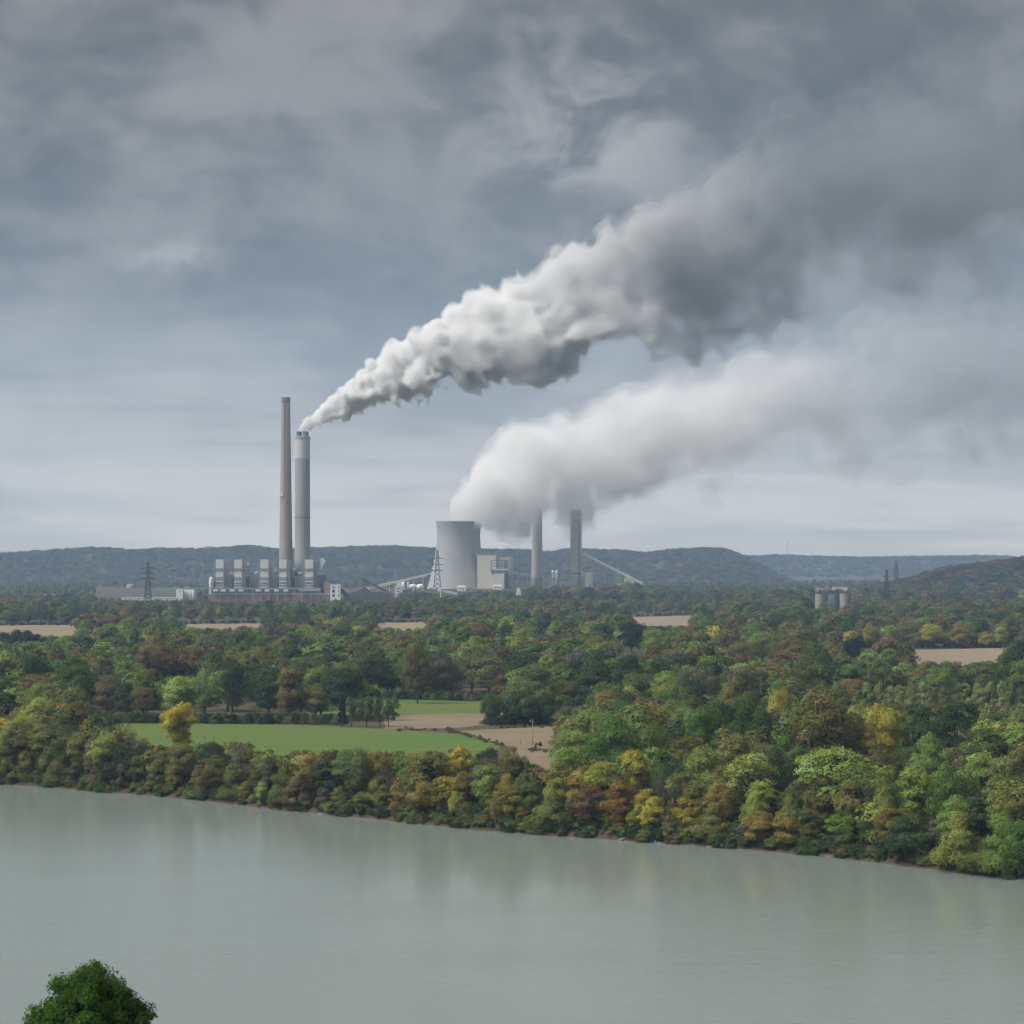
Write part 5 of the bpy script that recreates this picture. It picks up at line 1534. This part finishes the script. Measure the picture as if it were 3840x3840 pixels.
def fading_vapour(name, ramp, col=(0.993, 0.993, 0.993), aniso=0.0, noise=None, step=0.5, grey=None):
    """vapour that thins along the plume; ramp: (metres downwind, density)"""
    m, N, L = nodes_of(name)
    out = N.new('ShaderNodeOutputMaterial'); v = N.new('ShaderNodeVolumePrincipled')
    v.inputs['Color'].default_value = (*col, 1)
    v.inputs['Anisotropy'].default_value = aniso
    t = N.new('ShaderNodeTexCoord'); sp = N.new('ShaderNodeSeparateXYZ'); L.new(t.outputs['Object'], sp.inputs[0])
    if grey:      # shade of the unlit far end put into the vapour's colour
        gm = N.new('ShaderNodeMapRange'); gm.inputs[1].default_value = grey[0]; gm.inputs[2].default_value = grey[1]
        L.new(sp.outputs[0], gm.inputs[0])
        gx_ = N.new('ShaderNodeMix'); gx_.data_type = 'RGBA'; gx_.inputs[6].default_value = (*col, 1); gx_.inputs[7].default_value = (*grey[2], 1)
        L.new(gm.outputs[0], gx_.inputs[0]); L.new(gx_.outputs[2], v.inputs['Color'])
    x1 = ramp[-1][0]
    mr = N.new('ShaderNodeMapRange'); mr.inputs[1].default_value = 0; mr.inputs[2].default_value = x1
    L.new(sp.outputs[0], mr.inputs[0])
    fc = N.new('ShaderNodeFloatCurve')
    cv = fc.mapping.curves[0]
    top = max(d for _, d in ramp)
    while len(cv.points) < len(ramp): cv.points.new(0.5, 0.5)
    for p_, (xx_, d) in zip(cv.points, ramp): p_.location = (xx_ / x1, d / top); p_.handle_type = 'VECTOR'
    fc.mapping.update()
    L.new(mr.outputs[0], fc.inputs[1])
    k = N.new('ShaderNodeMath'); k.operation = 'MULTIPLY'; k.inputs[1].default_value = top
    L.new(fc.outputs[0], k.inputs[0])
    res = k.outputs[0]
    if noise:
        nz = N.new('ShaderNodeTexNoise'); nz.inputs['Scale'].default_value = noise[0]; nz.inputs['Detail'].default_value = 3; nz.inputs['Roughness'].default_value = .6
        L.new(t.outputs['Object'], nz.inputs['Vector'])
        r2 = N.new('ShaderNodeMapRange'); r2.inputs[1].default_value = noise[1]; r2.inputs[2].default_value = noise[2]; r2.inputs[3].default_value = 0; r2.inputs[4].default_value = noise[3]
        L.new(nz.outputs[0], r2.inputs[0])
        k2 = N.new('ShaderNodeMath'); k2.operation = 'MULTIPLY'; L.new(res, k2.inputs[0]); L.new(r2.outputs[0], k2.inputs[1]); res = k2.outputs[0]
    L.new(res, v.inputs['Density'])
    L.new(v.outputs[0], out.inputs['Volume'])
    m.cycles.volume_step_rate = step
    m.cycles.volume_sampling = 'DISTANCE'
    return m

def vnoise(shape, cell, rg):
    """smooth lattice noise in [-1, 1] on an index grid"""
    v = rg.uniform(-1, 1, [int(n / cell) + 3 for n in shape]).astype(np.float32)
    for ax, n in enumerate(shape):
        x = np.arange(n) / cell + rg.uniform(0, 1); i = x.astype(int); t = (x - i).astype(np.float32); t = t * t * (3 - 2 * t)
        sh = [1, 1, 1]; sh[ax] = n; t = t.reshape(sh)
        v = np.take(v, i, ax) * (1 - t) + np.take(v, i + 1, ax) * t
    return v * 1.6

def plume(name, path, sd, shells, label, lvl=(1.0, 1.0), ds=0.055, spread=(1.0, 1.0), fade=0.3, turb=1.0):
    """path: (photo x, photo y, radius px, distance). Cauliflower of ever smaller puffs along it."""
    rg = np.random.default_rng(sd)
    A = np.array([list(P(x, y, D)) for x, y, r, D in path]); Rr = np.array([r / F * D for x, y, r, D in path])
    seg = np.linalg.norm(np.diff(A, axis=0), axis=1); S = np.concatenate([[0], np.cumsum(seg)])
    sf = np.linspace(0, S[-1], 1200)
    def smooth(col):
        v = np.interp(sf, S, col); k = np.hanning(41); k /= k.sum()
        return np.convolve(np.pad(v, 20, mode='edge'), k, 'valid')
    Cf = np.stack([smooth(A[:, i]) for i in range(3)], 1); Rf = smooth(Rr)
    Cf[:40] = np.stack([np.interp(sf[:40], S, A[:, i]) for i in range(3)], 1) * (np.linspace(1, 0, 40)[:, None]) + Cf[:40] * np.linspace(0, 1, 40)[:, None]
    ss = [0.0]
    while ss[-1] < S[-1]:
        ss.append(ss[-1] + ds * float(np.interp(ss[-1], sf, Rf)))
    ss = np.array(ss)
    C = np.stack([np.interp(ss, sf, Cf[:, i]) for i in range(3)], 1); Rs = np.interp(ss, sf, Rf)
    t0 = C[-1] - C[0]; t0[1] = 0; t0 /= np.linalg.norm(t0)      # one slicing direction for the whole plume: slices never cross
    T = np.tile(t0, (len(ss), 1)); B = np.tile(np.array([0, 1.0, 0]), (len(ss), 1))
    N = np.cross(T, B); N *= np.sign(N[:, 2:3] + 1e-9)
    sph = []
    def at(s):
        return [np.array([np.interp(s, ss, q[:, i]) for i in range(3)]) for q in (C, T, N, B)], float(np.interp(s, ss, Rs))
    s = 0.0
    while s < S[-1]:
        (c, t, n, b_), r = at(s)
        sph.append((c + n * r * rg.normal() * .10 + b_ * r * rg.normal() * .1, r * rg.uniform(.58, .74)))
        for _ in range(int(rg.poisson(1.9 * lvl[0]))):
            a = rg.uniform(0, 2 * np.pi); dd = rg.uniform(.42, .74) * r
            sph.append((c + (n * math.sin(a) * spread[0] + b_ * math.cos(a)) * dd + t * rg.normal() * .2 * r, r * rg.uniform(.22, .44)))
        for _ in range(int(rg.poisson(6 * lvl[1]))):
            a = rg.uniform(0, 2 * np.pi); dd = rg.uniform(.66, .96) * r
            sph.append((c + (n * math.sin(a) * spread[0] + b_ * math.cos(a)) * dd + t * rg.normal() * .2 * r, r * rg.uniform(.08, .20)))
        s += .26 * r
    SC = np.array([q[0] for q in sph]); SR = np.array([q[1] for q in sph])
    g = np.arange(-1.35, 1.3501, ds)
    U, Vv = np.meshgrid(g, g, indexing='ij')
    f = np.ones((len(ss) + 2, len(g), len(g)), np.float32) * 2
    for k in range(len(ss)):
        near = np.abs((SC - C[k]) @ T[k]) < SR + .25 * Rs[k]
        near &= np.linalg.norm(SC - C[k], axis=1) < 3 * Rs[k]
        if not near.any(): continue
        pt = C[k] + (U[..., None] * N[k] + Vv[..., None] * B[k]) * Rs[k]
        d = np.linalg.norm(pt[None] - SC[near][:, None, None], axis=-1) - SR[near][:, None, None]
        kk = .055 * Rs[k]
        dm = d.min(0)
        f[k + 1] = (dm - kk * np.log(np.exp(-(d - dm) / kk).sum(0)) * .5) / Rs[k]
    # torn, curling edge: billow noise in the plume's own scale, rougher underneath
    sh = f.shape
    lowside = (0.72 + 1.1 * np.clip(-U + 0.1, 0, 1) + 0.0 * Vv)[None].astype(np.float32)
    nz = np.zeros(sh, np.float32)
    for cell, am in ((22.0, .26), (9.0, .15), (4.6, .10), (2.4, .045)):
        nz += am * (np.abs(vnoise(sh, cell, rg)) - 0.42)
    f += nz * turb * lowside
    f[:, 0, :] = f[:, -1, :] = 2; f[:, :, 0] = f[:, :, -1] = 2
    root = empty(name, Vector(C[0]))
    tag(root, label, 'smoke plume' if 'smoke' in name else 'steam')
    f[0] = f[-1] = 2; f[:, 0, :] = f[:, -1, :] = 2; f[:, :, 0] = f[:, :, -1] = 2
    along = np.concatenate([[0], ss / S[-1], [1]]).astype(np.float32)
    for part, iso0, iso1, mat in shells:
        lev = iso0 + (iso1 - iso0) * np.clip((along - fade) / (1 - fade), 0, 1) ** 1.2
        V, Qd = surface_nets(f - lev[:, None, None].astype(np.float32), 0.0)
        k = np.clip(V[:, 0] - 1, 0, len(ss) - 1.001); u = g[0] + V[:, 1] * ds; v = g[0] + V[:, 2] * ds
        kx = np.arange(len(ss))
        ip = lambda q: np.stack([np.interp(k, kx, q[:, i]) for i in range(3)], 1)
        W_ = ip(C) + (ip(N) * u[:, None] + ip(B) * v[:, None]) * np.interp(k, kx, Rs)[:, None]
        tri = W_[Qd[:, :3]] - C[0]
        if np.einsum('ij,ij->i', tri[:, 0], np.cross(tri[:, 1], tri[:, 2])).sum() < 0:
            Qd = Qd[:, ::-1].copy()            # faces outward
        o = bpy.data.objects.new(part, mesh_np(part, W_ - C[0], Qd, mat)); COL.objects.link(o); o.parent = root
    return root

G1, G2 = (360, 800, (0.42, 0.44, 0.46)), (560, 1100, (0.60, 0.64, 0.68))  # tail tints: the plumes' far-end shade carried as grey colour
VP = dict(core=fading_vapour('dense_smoke', [(0, .22), (150, .13), (350, .06), (540, .025), (700, .012), (900, .007), (1300, .005)], noise=(0.011, .30, .66, 1.7), step=0.3, grey=G1),
          mid=fading_vapour('smoke', [(0, .05), (300, .03), (540, .012), (700, .006), (900, .003), (1300, .002)], step=0.6, grey=G1),
          skin=fading_vapour('smoke_fringe', [(0, .02), (300, .006), (600, .003), (900, .0016), (1300, .001)], noise=(0.014, .42, .60, 1.8), step=0.3, grey=G1),
          s_core=fading_vapour('dense_steam', [(0, .024), (250, .012), (500, .0065), (800, .0045), (1400, .003)], noise=(0.009, .28, .66, 1.6), step=0.35, grey=G2),
          s_mid=fading_vapour('steam', [(0, .009), (300, .006), (600, .004), (900, .0025), (1400, .002)], step=0.6, grey=G2),
          s_skin=fading_vapour('steam_fringe', [(0, .004), (300, .003), (600, .002), (1400, .001)], noise=(0.012, .42, .60, 1.8), step=0.3, grey=G2),
          puff=vapour('steam_puff', 0.12))
def outline(rows, D):
    """(x, top row, bottom row) -> centre line and radius"""
    return [(x, (a + b_) / 2, (b_ - a) / 2, D) for x, a, b_ in rows]
plume('smoke_plume', [(1122, 1618, 13, 4300), (1140, 1598, 23, 4300)] + outline([(1180, 1545, 1606), (1260, 1478, 1582), (1350, 1412, 1556), (1450, 1325, 1540), (1530, 1284, 1522), (1600, 1212, 1468), (1700, 1182, 1446), (1800, 1112, 1478), (1930, 1030, 1470),
      (2050, 1020, 1425), (2150, 905, 1370), (2270, 865, 1350), (2420, 748, 1326), (2600, 730, 1300), (2800, 640, 1235), (3000, 420, 1090), (3400, 300, 1080), (3900, 150, 930), (4200, 80, 850)], 4300),
      21, [('smoke_core', -0.02, -0.28, VP['core']), ('smoke_body', 0.03, 0.0, VP['mid']), ('smoke_fringe', 0.06, 0.26, VP['skin'])], 'billowing white smoke plume drifting up to the right from the grey chimney', fade=0.32)
plume('steam_plume', [(1706, 2005, 58, 5600), (1714, 1955, 72, 5600), (1735, 1905, 82, 5600)] + outline([(1775, 1800, 1975), (1850, 1690, 2010), (1960, 1590, 2012), (2130, 1560, 1972), (2290, 1475, 1900), (2500, 1400, 1866), (2800, 1320, 1826), (3050, 1260, 1765), (3300, 1190, 1752), (3600, 1130, 1700), (3950, 1070, 1610), (4200, 1040, 1580)], 5600),
      34, [('steam_core', -0.06, -0.30, VP['s_core']), ('steam_body', 0.0, -0.05, VP['s_mid']), ('steam_fringe', 0.10, 0.28, VP['s_skin'])], 'soft white steam plume rolling right from the cooling towers', ds=0.065, fade=0.2, turb=0.9)
for x, y0, y1, r, lab in ((1206, 2138, 2098, 9, 'tall white steam puff right of the rightmost boiler house'), (1031, 2152, 2130, 8, 'white steam puff left of the fourth boiler house'), (955, 2156, 2148, 6, 'low white steam puff beside the middle boiler house'), (866, 2152, 2148, 5, 'small cream steam puff between the left boiler houses'), (1112, 2150, 2128, 7, 'ragged white steam puff in front of the grey chimney foot')):
    plume('steam_puff', [(x - 2, y0, r * .6, 4290), (x, (y0 + y1) / 2, r, 4290), (x + 4, y1, r * 1.25, 4290), (x + 7, y1 - 3, r * .8, 4290)], int(x), [('vapour', 0.0, 0.0, VP['puff'])], lab, ds=0.12)

hz = MB().box(-9600, 9600, -1700, 14600, -4.5, 1250).build('haze', vapour('haze_air', 5.3e-5, col=(0.48, 0.69, 1.0), aniso=0.0))
tag(hz, 'thin blue haze in the air over the whole valley', kind='stuff')
